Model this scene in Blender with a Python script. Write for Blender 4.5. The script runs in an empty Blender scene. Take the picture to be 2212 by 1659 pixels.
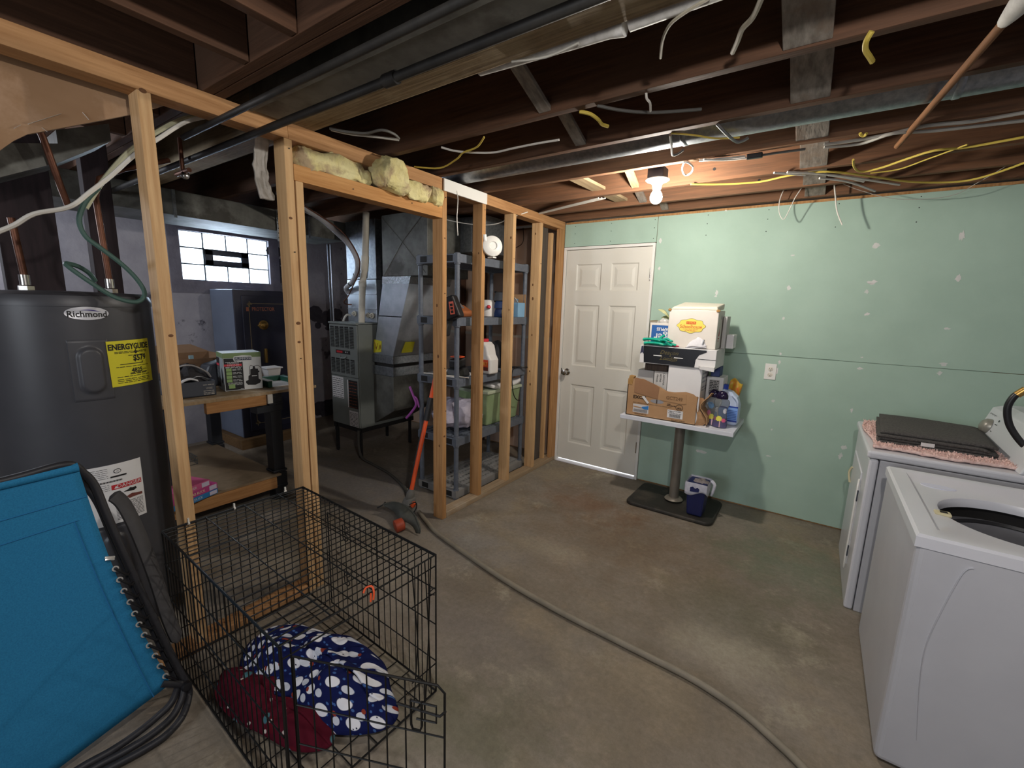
import bpy, math, random
from mathutils import Vector as V, Matrix
from mathutils import noise as mn
random.seed(7)
S = bpy.context.scene
COL = S.collection
# ---------------------------------------------------------------- camera, world, lights, exposure
cd = bpy.data.cameras.new('camera'); cam = bpy.data.objects.new('camera', cd); COL.objects.link(cam)
cd.sensor_width = 36; cd.sensor_fit = 'HORIZONTAL'; cd.lens = 15.4038; cd.clip_start = .02; cd.clip_end = 100
_r = [[0.820277, -0.122801, 0.558629], [0.571271, 0.127716, -0.810764], [0.028217, 0.984179, 0.174915]]
cam.matrix_world = Matrix.Translation((2.055, -3.79, 1.53)) @ Matrix(_r).to_4x4()
S.camera = cam
wd = bpy.data.worlds.new('overcast_sky'); S.world = wd; wd.use_nodes = True
bgn = wd.node_tree.nodes['Background']; bgn.inputs[0].default_value = (.80, .90, 1, 1); bgn.inputs[1].default_value = 1.6
S.view_settings.view_transform = 'Standard'; S.view_settings.look = 'None'; S.view_settings.gamma = 1
S.view_settings.use_curve_mapping = False; S.view_settings.exposure = 0.5
def light(name, kind, loc, energy, col, size=.1, rot=(0, 0, 0), sy=None, spread=None):
    l = bpy.data.lights.new(name, kind); l.energy = energy; l.color = col
    if kind == 'AREA':
        l.size = size
        if sy: l.shape = 'RECTANGLE'; l.size_y = sy
        if spread: l.spread = spread
    else: l.shadow_soft_size = size
    o = bpy.data.objects.new(name, l); COL.objects.link(o); o.location = loc; o.rotation_euler = rot
    return o
BULB = (1.19, -1.12, 2.17)
# daylight of the glass block window, a second bulb, the hallway lamp, and two added unseen fills
light('daylight', 'AREA', (-3.42, -1.53, 1.95), 60, (.78, .86, 1), .85, (0, math.radians(-90), 0), .5)
light('second_bulb', 'POINT', (2.2, -3.5, 2.2), 46, (1, .965, .92), .034)
light('utility_fill', 'POINT', (-2.3, -4.0, 2.1), 40, (.86, .91, 1), .12)  # unseen fill light added to brighten the utility side
light('hallway_lamp', 'POINT', (.45, .26, .8), 22, (.9, .93, 1), .05)
light('rear_fill', 'AREA', (.9, -6.6, 1.75), 30, (.86, .92, 1), 1.4, (math.radians(82), 0, 0), .8)  # large soft fill added out of view behind the camera
# ---------------------------------------------------------------- helpers
def hx(h):
    h = h.lstrip('#'); c = [int(h[i:i+2], 16)/255 for i in (0, 2, 4)]
    return tuple(((v/12.92) if v <= .04045 else ((v+.055)/1.055)**2.4) for v in c) + (1,)
MATS = {}
def mat(name, c1, c2=None, rough=.6, metal=0, scale=6, stretch=(1, 1, 1), bump=0, bscale=None, lo=.35, hi=.65, spec=.5, c3=None, s3=2, t3=(.5, .62), alpha=1, trans=0, emit=0, coat=0, ior=1.45):
    if name in MATS: return MATS[name]
    m = bpy.data.materials.new(name); MATS[name] = m; m.use_nodes = True
    nt = m.node_tree; N = nt.nodes; L = nt.links; b = N['Principled BSDF']
    b.inputs['Base Color'].default_value = hx(c1); b.inputs['Roughness'].default_value = rough; b.inputs['Metallic'].default_value = metal
    b.inputs['Specular IOR Level'].default_value = spec; b.inputs['Alpha'].default_value = alpha; b.inputs['IOR'].default_value = ior
    b.inputs['Transmission Weight'].default_value = trans; b.inputs['Coat Weight'].default_value = coat
    if emit: b.inputs['Emission Color'].default_value = hx(c1); b.inputs['Emission Strength'].default_value = emit
    if c2 or bump:
        tc = N.new('ShaderNodeTexCoord'); oi = N.new('ShaderNodeObjectInfo'); vm = N.new('ShaderNodeVectorMath'); vm.operation = 'MULTIPLY_ADD'
        mp = N.new('ShaderNodeMapping'); mp.inputs['Scale'].default_value = stretch
        cx = N.new('ShaderNodeCombineXYZ')
        for i in range(3): L.new(oi.outputs['Random'], cx.inputs[i])
        L.new(cx.outputs[0], vm.inputs[0]); vm.inputs[1].default_value = (37, 19, 53); L.new(tc.outputs['Object'], vm.inputs[2])
        L.new(vm.outputs[0], mp.inputs[0])
        n = N.new('ShaderNodeTexNoise'); n.inputs['Scale'].default_value = scale; n.inputs['Detail'].default_value = 5; n.inputs['Roughness'].default_value = .6
        L.new(mp.outputs[0], n.inputs['Vector'])
    if c2:
        r = N.new('ShaderNodeValToRGB'); r.color_ramp.elements[0].position = lo; r.color_ramp.elements[1].position = hi
        r.color_ramp.elements[0].color = hx(c1); r.color_ramp.elements[1].color = hx(c2)
        L.new(n.outputs[0], r.inputs[0]); out = r.outputs[0]
        if c3:
            n3 = N.new('ShaderNodeTexNoise'); n3.inputs['Scale'].default_value = s3; n3.inputs['Detail'].default_value = 6; n3.inputs['Roughness'].default_value = .65
            L.new(vm.outputs[0], n3.inputs['Vector'])
            r3 = N.new('ShaderNodeValToRGB'); r3.color_ramp.elements[0].position = t3[0]; r3.color_ramp.elements[1].position = t3[1]
            L.new(n3.outputs[0], r3.inputs[0])
            mx = N.new('ShaderNodeMix'); mx.data_type = 'RGBA'; L.new(r3.outputs[0], mx.inputs['Factor']); L.new(out, mx.inputs['A']); mx.inputs['B'].default_value = hx(c3); out = mx.outputs['Result']
        L.new(out, b.inputs['Base Color'])
    if bump:
        bp = N.new('ShaderNodeBump'); bp.inputs['Strength'].default_value = bump; bp.inputs['Distance'].default_value = .01
        if bscale:
            n2 = N.new('ShaderNodeTexNoise'); n2.inputs['Scale'].default_value = bscale; n2.inputs['Detail'].default_value = 4; L.new(mp.outputs[0], n2.inputs['Vector']); L.new(n2.outputs[0], bp.inputs['Height'])
        else: L.new(n.outputs[0], bp.inputs['Height'])
        L.new(bp.outputs[0], b.inputs['Normal'])
    return m
ORG = {}
def orth(d):
    d = V(d).normalized(); a = V((0, 0, 1)) if abs(d.z) < .9 else V((1, 0, 0))
    u = d.cross(a).normalized(); return u, d.cross(u).normalized()
def smooth_path(p, k=6, closed=False):
    p = [V(q) for q in p]; n = len(p); out = []
    for i in range(n if closed else n-1):
        g = lambda j: p[j % n] if closed else p[max(0, min(n-1, j))]
        a, b, c, d = g(i-1), g(i), g(i+1), g(i+2)
        for s in range(k):
            t = s/k
            out.append(.5*((2*b)+(c-a)*t+(2*a-5*b+4*c-d)*t*t+(3*b-a-3*c+d)*t**3))
    if not closed: out.append(p[-1])
    return out
class MB:
    def __init__(s): s.v = []; s.f = []; s.sm = []
    def add(s, vs, fs, sm=False):
        o = len(s.v); s.v += [V(q) for q in vs]; s.f += [[i+o for i in f] for f in fs]; s.sm += [sm]*len(fs); return s
    def hexa(s, p):     # p: bottom 4 ccw, top 4 ccw
        return s.add(p, [(3, 2, 1, 0), (4, 5, 6, 7), (0, 1, 5, 4), (1, 2, 6, 5), (2, 3, 7, 6), (3, 0, 4, 7)])
    def box(s, x0, x1, y0, y1, z0, z1):
        return s.hexa([(x0, y0, z0), (x1, y0, z0), (x1, y1, z0), (x0, y1, z0), (x0, y0, z1), (x1, y0, z1), (x1, y1, z1), (x0, y1, z1)])
    def obox(s, c, u, v, w):     # centre and three half-vectors
        c, u, v, w = V(c), V(u), V(v), V(w)
        if u.cross(v).dot(w) < 0: u = -u
        return s.hexa([c-u-v-w, c+u-v-w, c+u+v-w, c-u+v-w, c-u-v+w, c+u-v+w, c+u+v+w, c-u+v+w])
    def cyl(s, a, b, r, r2=None, n=16, cap=True):
        a, b = V(a), V(b); r2 = r if r2 is None else r2; u, w = orth(b-a)
        vs = [c+(u*math.cos(2*math.pi*i/n)+w*math.sin(2*math.pi*i/n))*q for c, q in ((a, r), (b, r2)) for i in range(n)]
        s.add(vs, [(i, (i+1) % n, n+(i+1) % n, n+i) for i in range(n)], True)
        if cap:
            s.add(vs[:n], [tuple(range(n))[::-1]]); s.add(vs[n:], [tuple(range(n))])
        return s
    def tube(s, p, r, n=8, k=0, closed=False, flat=1):
        p = smooth_path(p, k, closed) if k else [V(q) for q in p]
        m = len(p); u = None; vs = []
        for i in range(m):
            if closed: d = p[(i+1) % m]-p[i-1]
            else: d = p[min(i+1, m-1)]-p[max(i-1, 0)]
            d = d.normalized() if d.length > 1e-9 else V((0, 0, 1))
            if u is None: u = orth(d)[0]
            u = (u-d*u.dot(d)); u = u.normalized() if u.length > 1e-6 else orth(d)[0]
            w = d.cross(u); rr = r(i/(m-1)) if callable(r) else r
            vs += [p[i]+(u*math.cos(2*math.pi*j/n)+w*math.sin(2*math.pi*j/n)*flat)*rr for j in range(n)]
        fs = [(i*n+j, i*n+(j+1) % n, ((i+1) % m)*n+(j+1) % n, ((i+1) % m)*n+j) for i in range(m if closed else m-1) for j in range(n)]
        if not closed: fs += [tuple(range(n))[::-1], tuple(range((m-1)*n, m*n))]
        return s.add(vs, fs, True)
    def lathe(s, o, prof, n=24, ax=(0, 0, 1), sx=1, sy=1, cap=True):
        o = V(o); ax = V(ax).normalized(); u, w = (V((1, 0, 0)), V((0, 1, 0))) if abs(ax.z) > .999 else orth(ax)
        vs = [o+ax*z+(u*math.cos(2*math.pi*j/n)*sx+w*math.sin(2*math.pi*j/n)*sy)*r for r, z in prof for j in range(n)]
        m = len(prof); fs = [(i*n+j, i*n+(j+1) % n, (i+1)*n+(j+1) % n, (i+1)*n+j) for i in range(m-1) for j in range(n)]
        if ax.z < 0 or (abs(ax.z) <= .999): fs = [f[::-1] for f in fs] if u.cross(w).dot(ax) < 0 else fs
        s.add(vs, fs, True)
        if cap and prof[0][0] > 1e-4: s.add(vs[:n], [tuple(range(n))[::-1]])
        if cap and prof[-1][0] > 1e-4: s.add(vs[-n:], [tuple(range(n))])
        return s
    def grid(s, fn, nu, nv, sm=True):
        vs = [fn(i/nu, j/nv) for j in range(nv+1) for i in range(nu+1)]
        return s.add(vs, [(j*(nu+1)+i, j*(nu+1)+i+1, (j+1)*(nu+1)+i+1, (j+1)*(nu+1)+i) for j in range(nv) for i in range(nu)], sm)
    def prism(s, pts, d):
        n = len(pts); a = [V(p) for p in pts]; d = V(d); vs = a+[p+d for p in a]
        return s.add(vs, [tuple(range(n))[::-1], tuple(range(n, 2*n))]+[(i, (i+1) % n, n+(i+1) % n, n+i) for i in range(n)])
    def build(s, name, m, parent=None, bevel=0, solid=0, sub=0, at=None, seg=2, fix=True):
        me = bpy.data.meshes.new(name); o = bpy.data.objects.new(name, me); COL.objects.link(o)
        if parent is not None: og = ORG[parent]; o.parent = parent
        else: og = V(at) if at else V((0, 0, 0)); o.location = og
        ORG[o] = og
        me.from_pydata([v-og for v in s.v], [], s.f)
        me.polygons.foreach_set('use_smooth', s.sm)
        if fix:
            import bmesh
            bm = bmesh.new(); bm.from_mesh(me); bmesh.ops.remove_doubles(bm, verts=bm.verts, dist=1e-5); bmesh.ops.recalc_face_normals(bm, faces=bm.faces); bm.to_mesh(me); bm.free()
        if any(s.sm): me.set_sharp_from_angle(angle=math.radians(42))
        me.materials.append(m)
        if solid: q = o.modifiers.new('thickness', 'SOLIDIFY'); q.thickness = solid; q.offset = 0
        if bevel: q = o.modifiers.new('bevel', 'BEVEL'); q.width = bevel; q.segments = seg; q.limit_method = 'ANGLE'; q.angle_limit = math.radians(40)
        if sub: q = o.modifiers.new('subdivision', 'SUBSURF'); q.levels = sub; q.render_levels = sub
        me.update(); return o
def tag(o, label, cat, group=None, kind=None):
    o['label'] = label; o['category'] = cat
    if group: o['group'] = group
    if kind: o['kind'] = kind
    return o
def thing(name, label, cat, at, group=None):
    o = bpy.data.objects.new(name, None); COL.objects.link(o); o.location = at; o.empty_display_size = .05; ORG[o] = V(at)
    return tag(o, label, cat, group)
def struct(o): o['kind'] = 'structure'; return o
def root(name, at=(0, 0, 0)):
    o = bpy.data.objects.new(name, None); COL.objects.link(o); o.location = at; ORG[o] = V(at); o['kind'] = 'structure'; return o
def pl(o, u, v, off=.0012):
    o, u, v = V(o), V(u).normalized(), V(v).normalized(); n = u.cross(v)*off
    return lambda x, y: o+u*x+v*y+n
def txt(s, size, fn, m, parent, x=0, y=0, name='lettering', align='CENTER', sx=1, bold=0, italic=0):
    c = bpy.data.curves.new('t', 'FONT'); c.body = s; c.size = size; c.align_x = align; c.align_y = 'CENTER'; c.offset = bold; c.shear = italic; c.resolution_u = 2
    t = bpy.data.objects.new('t', c); me = t.to_mesh(); b = MB()
    b.add([fn(x+v.co.x*sx, y+v.co.y) for v in me.vertices], [tuple(p.vertices) for p in me.polygons])
    t.to_mesh_clear(); bpy.data.objects.remove(t); bpy.data.curves.remove(c)
    return b.build(name, m, parent, fix=False)
def patch(fn, x0, x1, y0, y1, m, parent, name='label', n=1):
    return MB().grid(lambda a, b: fn(x0+(x1-x0)*a, y0+(y1-y0)*b), n, 1).build(name, m, parent, fix=False)
def bars(fn, rects, m, parent, name='print'):
    b = MB()
    for x0, x1, y0, y1 in rects:
        k = max(1, math.ceil((x1-x0)/.012)) if x1-x0 < .3 else 1
        b.add([fn(x0+(x1-x0)*i/k, y) for y in (y0, y1) for i in range(k+1)], [(i, i+1, k+2+i, k+1+i) for i in range(k)])
    o = b.build(name, m, parent, fix=False)
    if len(rects) > 1: o['kind'] = 'stuff'
    return o
def fine(fn, x0, x1, ys, h, m, parent, name='print', words=6, seed=1):
    r = random.Random(seed); q = []
    for y in ys:
        x = x0
        while x < x1-.002:
            w = (x1-x0)/words*r.uniform(.5, 1.5); q.append((x, min(x+w*.82, x1), y-h/2, y+h/2)); x += w
    return bars(fn, q, m, parent, name)
def poly(fn, pts, m, parent, name='label'):
    return MB().add([fn(*p) for p in pts], [tuple(range(len(pts)))]).build(name, m, parent, fix=False)
def ell(cx, cy, rx, ry, n=28): return [(cx+rx*math.cos(2*math.pi*i/n), cy+ry*math.sin(2*math.pi*i/n)) for i in range(n)]
def dup(o, d, label=None, parent=None):
    c = o.copy(); COL.objects.link(c)
    if parent is None:
        c.location = o.location+V(d)
        if label: c['label'] = label
    else: c.parent = parent
    for ch in [q for q in bpy.data.objects if q.parent == o]: dup(ch, None, None, c)
    return c
def jit(p, a, f=4): q = V(p); return q+V(mn.noise_vector(q*f))*a
# ---------------------------------------------------------------- materials
def wood(name, c1, c2, axis, c3=None, rough=.75, bump=.15, s=1.0):
    st = {'x': (1.2*s, 26, 26), 'y': (26, 1.2*s, 26), 'z': (26, 26, 1.2*s)}[axis]
    return mat(name, c1, c2, rough, 0, 2.6, st, bump, lo=.3, hi=.72, spec=.25, c3=c3, s3=1.3, t3=(.5, .68))
STUD = wood('stud_wood', '#d3ae80', '#b58c60', 'z', '#caa577')
STUDD = wood('stud_wood_brown', '#bd9162', '#966b41', 'z', '#ad8152')
PLATE = wood('plate_wood', '#bd9063', '#976c45', 'y', '#b58a60')
JOIST = wood('joist_wood', '#5f4332', '#453023', 'x', '#564032')
JOISTY = wood('joist_wood_cross', '#5f4332', '#453023', 'y', '#564032')
OLDJ = wood('old_joist_wood', '#9a8668', '#66543e', 'x', '#b0a084')
GREYW = mat('weathered_board', '#8d867c', '#655e56', .85, 0, 3, (14, 1.2, 14), .3, c3='#77685a', s3=5)
CONC = mat('concrete_floor', '#7f776c', '#938a7f', .72, 0, 3.2, (1, 1, 1), .12, 60, .3, .7, .35, '#968a78', 1.5, (.52, .66))
GREEN = mat('green_drywall', '#a8c0b1', '#a1b9aa', .85, 0, 3, (1, 1, 1), .03, 90, spec=.25)
SPACK = mat('spackle', '#d5d2cf', '#c3c9c2', .9, 0, 20)
WHITE = mat('white_paint', '#dedcd6', rough=.45)
DOORW = mat('door_paint', '#d3d0c6', '#cecbc1', .5, 0, 2)
TANW = mat('drywall_back_paper', '#c0a795', '#ad9583', .9, 0, 2)
MASON = mat('painted_masonry', '#a19ea4', '#8f8c94', .85, 0, 5, (1, 1, 1), .3, 30, .3, .7, .3, '#55525a', 2.2, (.62, .66))
MORT = mat('mortar_surround', '#75727c', '#67646e', .9, 0, 8, bump=.4, bscale=40)
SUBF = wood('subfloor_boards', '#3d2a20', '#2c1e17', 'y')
GALV = mat('galvanised_steel', '#9a9ea3', '#7d8287', .38, .85, 40, (1, 1, 1))
GALVD = mat('dusty_galvanised_steel', '#74746f', '#5d5d58', .6, .5, 9, (1, 1, 1), c3='#4c4a45', s3=3)
BLACKW = mat('black_wire', '#121212', rough=.45, spec=.4)
BLACK = mat('black_plastic', '#17171a', rough=.45)
DARK = mat('dark_grey_plastic', '#3c4048', '#343840', .5, 0, 12)
SHELF = mat('shelf_plastic', '#656c77', '#5a616c', .5, 0, 30, bump=.04)
COPPER = mat('copper_pipe', '#7d5340', '#553528', .5, .6, 10)
PVC = mat('pvc', '#cfcabd', '#bdb7a8', .5, 0, 5)
CARD = mat('cardboard', '#b08a64', '#a47f5a', .85, 0, 4)
CARDD = mat('cardboard_inside', '#8a6a4c', '#7b5d42', .9, 0, 4)
PAPERW = mat('white_board', '#dcdad8', '#d2d0d0', .7, 0, 3)
INK = mat('black_ink', '#1b1918', rough=.7)
INKB = mat('brown_ink', '#3a2a1e', rough=.8)
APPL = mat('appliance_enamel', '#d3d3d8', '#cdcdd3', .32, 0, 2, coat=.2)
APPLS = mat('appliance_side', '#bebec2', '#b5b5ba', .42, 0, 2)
CHROME = mat('chrome', '#b9b6b0', rough=.25, metal=1)
BRASS = mat('brass', '#b08d4f', rough=.35, metal=.9)
GREYC = mat('grey_cable', '#a9a59c', rough=.6)
WHITEC = mat('white_cable', '#d8d4cb', rough=.55)
YELC = mat('yellow_cable', '#cdb552', rough=.55)
BLUE = mat('blue_mesh_fabric', '#2a78a2', '#246a92', .8, 0, 260, (1, 1, 1), .12, spec=.2)
ORANGE = mat('orange_plastic', '#e2582a', rough=.4)
YELLAB = mat('yellow_paper', '#d8cf2f', '#cfc62a', .7, 0, 6)
REDINK = mat('red_ink', '#b8262c', rough=.7)

# ================================================================ SETTING
fl = struct(MB().box(-3.45, 4.2, -7.2, .6, -.12, 0).build('floor', CONC))
def _floor_material():
    m = CONC; nt = m.node_tree; N = nt.nodes; L = nt.links; b = N['Principled BSDF']
    src = b.inputs['Base Color'].links[0].from_socket
    tc = N.new('ShaderNodeTexCoord'); n = N.new('ShaderNodeTexNoise'); n.inputs['Scale'].default_value = .9; n.inputs['Detail'].default_value = 7; n.inputs['Roughness'].default_value = .7
    L.new(tc.outputs['Object'], n.inputs['Vector'])
    r = N.new('ShaderNodeValToRGB'); r.color_ramp.elements[0].position = .38; r.color_ramp.elements[1].position = .62
    r.color_ramp.elements[0].color = (.76, .71, .64, 1); r.color_ramp.elements[1].color = (1, 1, 1, 1)
    L.new(n.outputs[0], r.inputs[0])
    mx = N.new('ShaderNodeMix'); mx.data_type = 'RGBA'; mx.blend_type = 'MULTIPLY'; mx.inputs['Factor'].default_value = .8
    L.new(src, mx.inputs['A']); L.new(r.outputs[0], mx.inputs['B'])
    # mossy green stain near the appliances, grey efflorescence spots
    n2 = N.new('ShaderNodeTexNoise'); n2.inputs['Scale'].default_value = 2.6; n2.inputs['Detail'].default_value = 8; n2.inputs['Roughness'].default_value = .75
    L.new(tc.outputs['Object'], n2.inputs['Vector'])
    r2 = N.new('ShaderNodeValToRGB'); r2.color_ramp.elements[0].position = .56; r2.color_ramp.elements[1].position = .68
    L.new(n2.outputs[0], r2.inputs[0])
    m2 = N.new('ShaderNodeMix'); m2.data_type = 'RGBA'; L.new(r2.outputs[0], m2.inputs['Factor']); L.new(mx.outputs['Result'], m2.inputs['A']); m2.inputs['B'].default_value = hx('#a29a88')
    out = m2.outputs['Result']; sep = N.new('ShaderNodeSeparateXYZ'); L.new(tc.outputs['Object'], sep.inputs[0])
    def math_(op, a, b_=None, c=None):
        q = N.new('ShaderNodeMath'); q.operation = op; q.use_clamp = False
        for i, w in enumerate((a, b_, c)):
            if w is None: continue
            if isinstance(w, (int, float)): q.inputs[i].default_value = w
            else: L.new(w, q.inputs[i])
        return q.outputs[0]
    nb = N.new('ShaderNodeTexNoise'); nb.inputs['Scale'].default_value = 5; nb.inputs['Detail'].default_value = 9; nb.inputs['Roughness'].default_value = .75; L.new(tc.outputs['Object'], nb.inputs['Vector'])
    def stain(cx, cy_, rx, ry, col, amt):
        nonlocal out
        dx = math_('MULTIPLY', math_('SUBTRACT', sep.outputs[0], cx), 1/rx); dy = math_('MULTIPLY', math_('SUBTRACT', sep.outputs[1], cy_), 1/ry)
        d = math_('SQRT', math_('ADD', math_('MULTIPLY', dx, dx), math_('MULTIPLY', dy, dy)))
        v = math_('ADD', math_('SUBTRACT', 1.0, d), math_('MULTIPLY', math_('SUBTRACT', nb.outputs[0], .5), 2.6))
        r_ = N.new('ShaderNodeMapRange'); r_.inputs['From Min'].default_value = .1; r_.inputs['From Max'].default_value = .9; r_.inputs['To Max'].default_value = amt; L.new(v, r_.inputs['Value'])
        q = N.new('ShaderNodeMix'); q.data_type = 'RGBA'; L.new(r_.outputs[0], q.inputs['Factor']); L.new(out, q.inputs['A']); q.inputs['B'].default_value = hx(col); out = q.outputs['Result']
    stain(1.3, -1.1, 1.1, .8, '#6f5a44', .55); stain(.7, -.75, .6, .4, '#7a4f2f', .4); stain(2.1, -.75, .6, .55, '#6f7a68', .65); stain(1.9, -1.45, .45, .45, '#6a6a58', .5); stain(.35, -1.75, .5, .3, '#8f8d8c', .5)
    stain(1.55, -2.35, .8, .5, '#6e6456', .5); stain(1.9, -1.75, .35, .2, '#a9a190', .6); stain(.8, -1.5, .35, .15, '#a59a88', .5); stain(.9, -2.35, .5, .3, '#77706c', .5); stain(1.2, -2.75, .7, .3, '#5f6048', .5); stain(-1, -1.6, 1.2, .6, '#78767a', .5)
    sp = N.new('ShaderNodeTexNoise'); sp.inputs['Scale'].default_value = 38; sp.inputs['Detail'].default_value = 6; sp.inputs['Roughness'].default_value = .8; L.new(tc.outputs['Object'], sp.inputs['Vector'])
    rs_ = N.new('ShaderNodeValToRGB'); rs_.color_ramp.elements[0].position = .3; rs_.color_ramp.elements[1].position = .7; rs_.color_ramp.elements[0].color = (.72, .70, .66, 1); rs_.color_ramp.elements[1].color = (1.15, 1.15, 1.13, 1); L.new(sp.outputs[0], rs_.inputs[0])
    q = N.new('ShaderNodeMix'); q.data_type = 'RGBA'; q.blend_type = 'MULTIPLY'; q.inputs['Factor'].default_value = .8; L.new(out, q.inputs['A']); L.new(rs_.outputs[0], q.inputs['B'])
    L.new(q.outputs['Result'], b.inputs['Base Color'])
_floor_material()
# far wall: green moisture board, two courses of sheets and a strip above the door
wf = root('wall_far')
MB().box(.862, 3.7, 0, .0127, 1.2215, 2.29).build('drywall_sheet', GREEN, wf, .0015)
MB().box(.862, 3.7, 0, .0127, .012, 1.2185).build('drywall_sheet', GREEN, wf, .0015)
MB().box(.0, .858, 0, .0127, 2.088, 2.29).build('drywall_sheet', GREEN, wf, .0015)
MB().box(0, 3.7, .0135, .1, 2.09, 2.31).box(.87, 3.7, .0135, .1, 0, 2.09).build('framing', STUDD, wf)
MB().box(-.1, 1.0, .35, .4, 0, 2.4).build('hallway_panel', WHITE, wf)
def spackle(px, w, h, seed, z0=None):
    r = random.Random(seed); c = V(px); n = 14
    pts = [(c.x+w*math.cos(2*math.pi*i/n)*r.uniform(.45, 1.1), -.0006, c.z+h*math.sin(2*math.pi*i/n)*r.uniform(.4, 1.1)) for i in range(n)]
    MB().prism(pts, (0, -.0012, 0)).build('spackle_patch', SPACK, wf)
for i, (p, w, h) in enumerate([((2.297,0,1.987), .022, .022), ((2.307,0,1.751), .035, .02), ((2.286,0,1.691), .012, .02), ((2.693,-0,2.02), .016, .036), ((2.713,0,1.776), .018, .026),
        ((1.838,-0,1.941), .016, .008), ((1.842,0,1.715), .015, .02), ((1.834,0,1.497), .012, .018), ((1.846,0,1.24), .013, .013), ((1.847,0,1.178), .01, .02), ((1.837,-0,1.114), .01, .03),
        ((2.309,0,1.543), .016, .015), ((2.707,-0,1.468), .024, .009), ((2.724,-0,1.25), .024, .016), ((2.716,0,1.19), .016, .016), ((2.318,0,1.178), .02, .011), ((2.32,-0,1.255), .01, .006),
        ((1.84,0,0.882), .012, .016), ((2.313,0,0.886), .01, .02), ((2.301,0,0.615), .025, .02), ((2.292,-0,0.548), .014, .03), ((1.856,0,0.661), .007, .01), ((1.375,0,0.383), .045, .02), ((1.364,0,1.68), .012, .03),
        ((0.894,0,2.097), .014, .022), ((0.902,0,1.874), .012, .016), ((0.902,0,1.414), .02, .03), ((1.848,-0,-0.022), .03, .025), ((1.858,0,0.451), .03, .006), ((2.296,0,-0.022), .025, .02), ((1.368,0,2.289), .012, .006), ((1.361,0,1.651), .016, .008)]):
    spackle(p, w, h, i)
bars(pl((0, 0, 0), (1, 0, 0), (0, 0, 1)), [(x+.002*math.sin(z*9), x+.006+.002*math.sin(z*9), z, z+.006) for x in (.1, .45, .83, 1.24, 1.65, 2.06, 2.47) for z in (2.115, 2.2, 2.265)], INK, wf, 'screw_heads')['kind'] = 'stuff'
MB().tube([(1.62, -.0005, 1.226), (1.9, -.0005, 1.2225), (2.2, -.0005, 1.224)], .0014, 5).tube([(1.1, -.0002, 1.22), (2.9, -.0002, 1.22)], .0012, 4).build('sheet_seam', mat('seam_shadow_gap', '#7d9486', rough=.9), wf)
# duplicate outlet
ot = thing('wall_outlet', 'white duplex electrical outlet plate on the green wall, beside the white patches', 'outlet', (1.797,-0,1.1))
c = V((1.797,-0,1.1)); c.y = 0
MB().box(c.x-.038, c.x+.038, -.006, 0, c.z-.06, c.z+.06).build('cover_plate', WHITE, ot, .003)
for s in (1, -1):
    k = MB(); k.lathe((c.x, -.005, c.z+s*.021), [(.017, 0), (.017, .003), (.015, .004)], 20, (0, -1, 0)); q = k.build('receptacle', mat('outlet_almond', '#d6d0c2', rough=.4), ot)
    bars(pl((c.x, -.0094, c.z+s*.021), (1, 0, 0), (0, 0, 1)), [(-.008, -.006, -.001, .008), (.005, .007, 0, .007), (-.0025, .0025, -.010, -.006)], INK, q, 'slots')
MB().lathe((c.x, -.0055, c.z), [(.003, 0), (.003, .0015), (0, .002)], 10, (0, -1, 0)).build('screw', CHROME, ot)
# door with jamb
d1 = root('door_1', (.43, 0, 0))
fr = MB().box(.004, .026, -.012, .1, 0, 2.082).box(.836, .858, -.012, .1, 0, 2.082).box(.026, .836, -.012, .1, 2.06, 2.082).build('door_frame', WHITE, d1, .002)
def door_slab():
    b = MB(); x0, x1, z0, z1, y = .03, .832, .032, 2.056, .004
    rows = [(.22, .80), (.99, 1.56), (1.68, 1.93)]; cols = [(.135, .385), (.477, .727)]
    xs = [x0, x0+.105, x0+.355, x0+.447, x0+.697, x1]; zs = [z0, .21, .80, .985, 1.56, 1.69, 1.93, z1]
    for i in range(5):
        for j in range(7):
            a, b2, c, d = xs[i], xs[i+1], zs[j], zs[j+1]
            if i in (1, 3) and j in (1, 3, 5):
                ring = [(0, 0), (.012, .010), (.032, .010), (.058, .003)]
                for (i0, d0), (i1, d1_) in zip(ring, ring[1:]):
                    P = [(a+i0, y+d0, c+i0), (b2-i0, y+d0, c+i0), (b2-i0, y+d0, d-i0), (a+i0, y+d0, d-i0)]
                    Q = [(a+i1, y+d1_, c+i1), (b2-i1, y+d1_, c+i1), (b2-i1, y+d1_, d-i1), (a+i1, y+d1_, d-i1)]
                    b.add(P+Q, [(k, (k+1) % 4, 4+(k+1) % 4, 4+k) for k in range(4)])
                b.add([(a+.058, y+.003, c+.058), (b2-.058, y+.003, c+.058), (b2-.058, y+.003, d-.058), (a+.058, y+.003, d-.058)], [(0, 1, 2, 3)])
            else: b.add([(a, y, c), (b2, y, c), (b2, y, d), (a, y, d)], [(0, 1, 2, 3)])
    b.add([(x0, y, z0), (x1, y, z0), (x1, y, z1), (x0, y, z1), (x0, y+.035, z0), (x1, y+.035, z0), (x1, y+.035, z1), (x0, y+.035, z1)], [(0, 4, 5, 1), (1, 5, 6, 2), (2, 6, 7, 3), (3, 7, 4, 0), (4, 7, 6, 5)])
    return b
door_slab().build('door_panel', DOORW, d1)
kn = MB().lathe((.092, .004, .915), [(.032, 0), (.032, .006), (.014, .01), (.012, .035), (.024, .045), (.029, .058), (.026, .07), (.01, .074), (0, .074)], 24, (0, -1, 0)).build('door_knob', CHROME, d1)
MB().box(.024, .031, -.004, .01, .885, .945).build('latch_plate', BLACK, d1)
for z in (1.83, .3): MB().box(.826, .840, -.007, .004, z-.05, z+.05).cyl((.833, -.009, z-.05), (.833, -.009, z+.05), .005).build('hinge', CHROME, d1)
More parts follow.
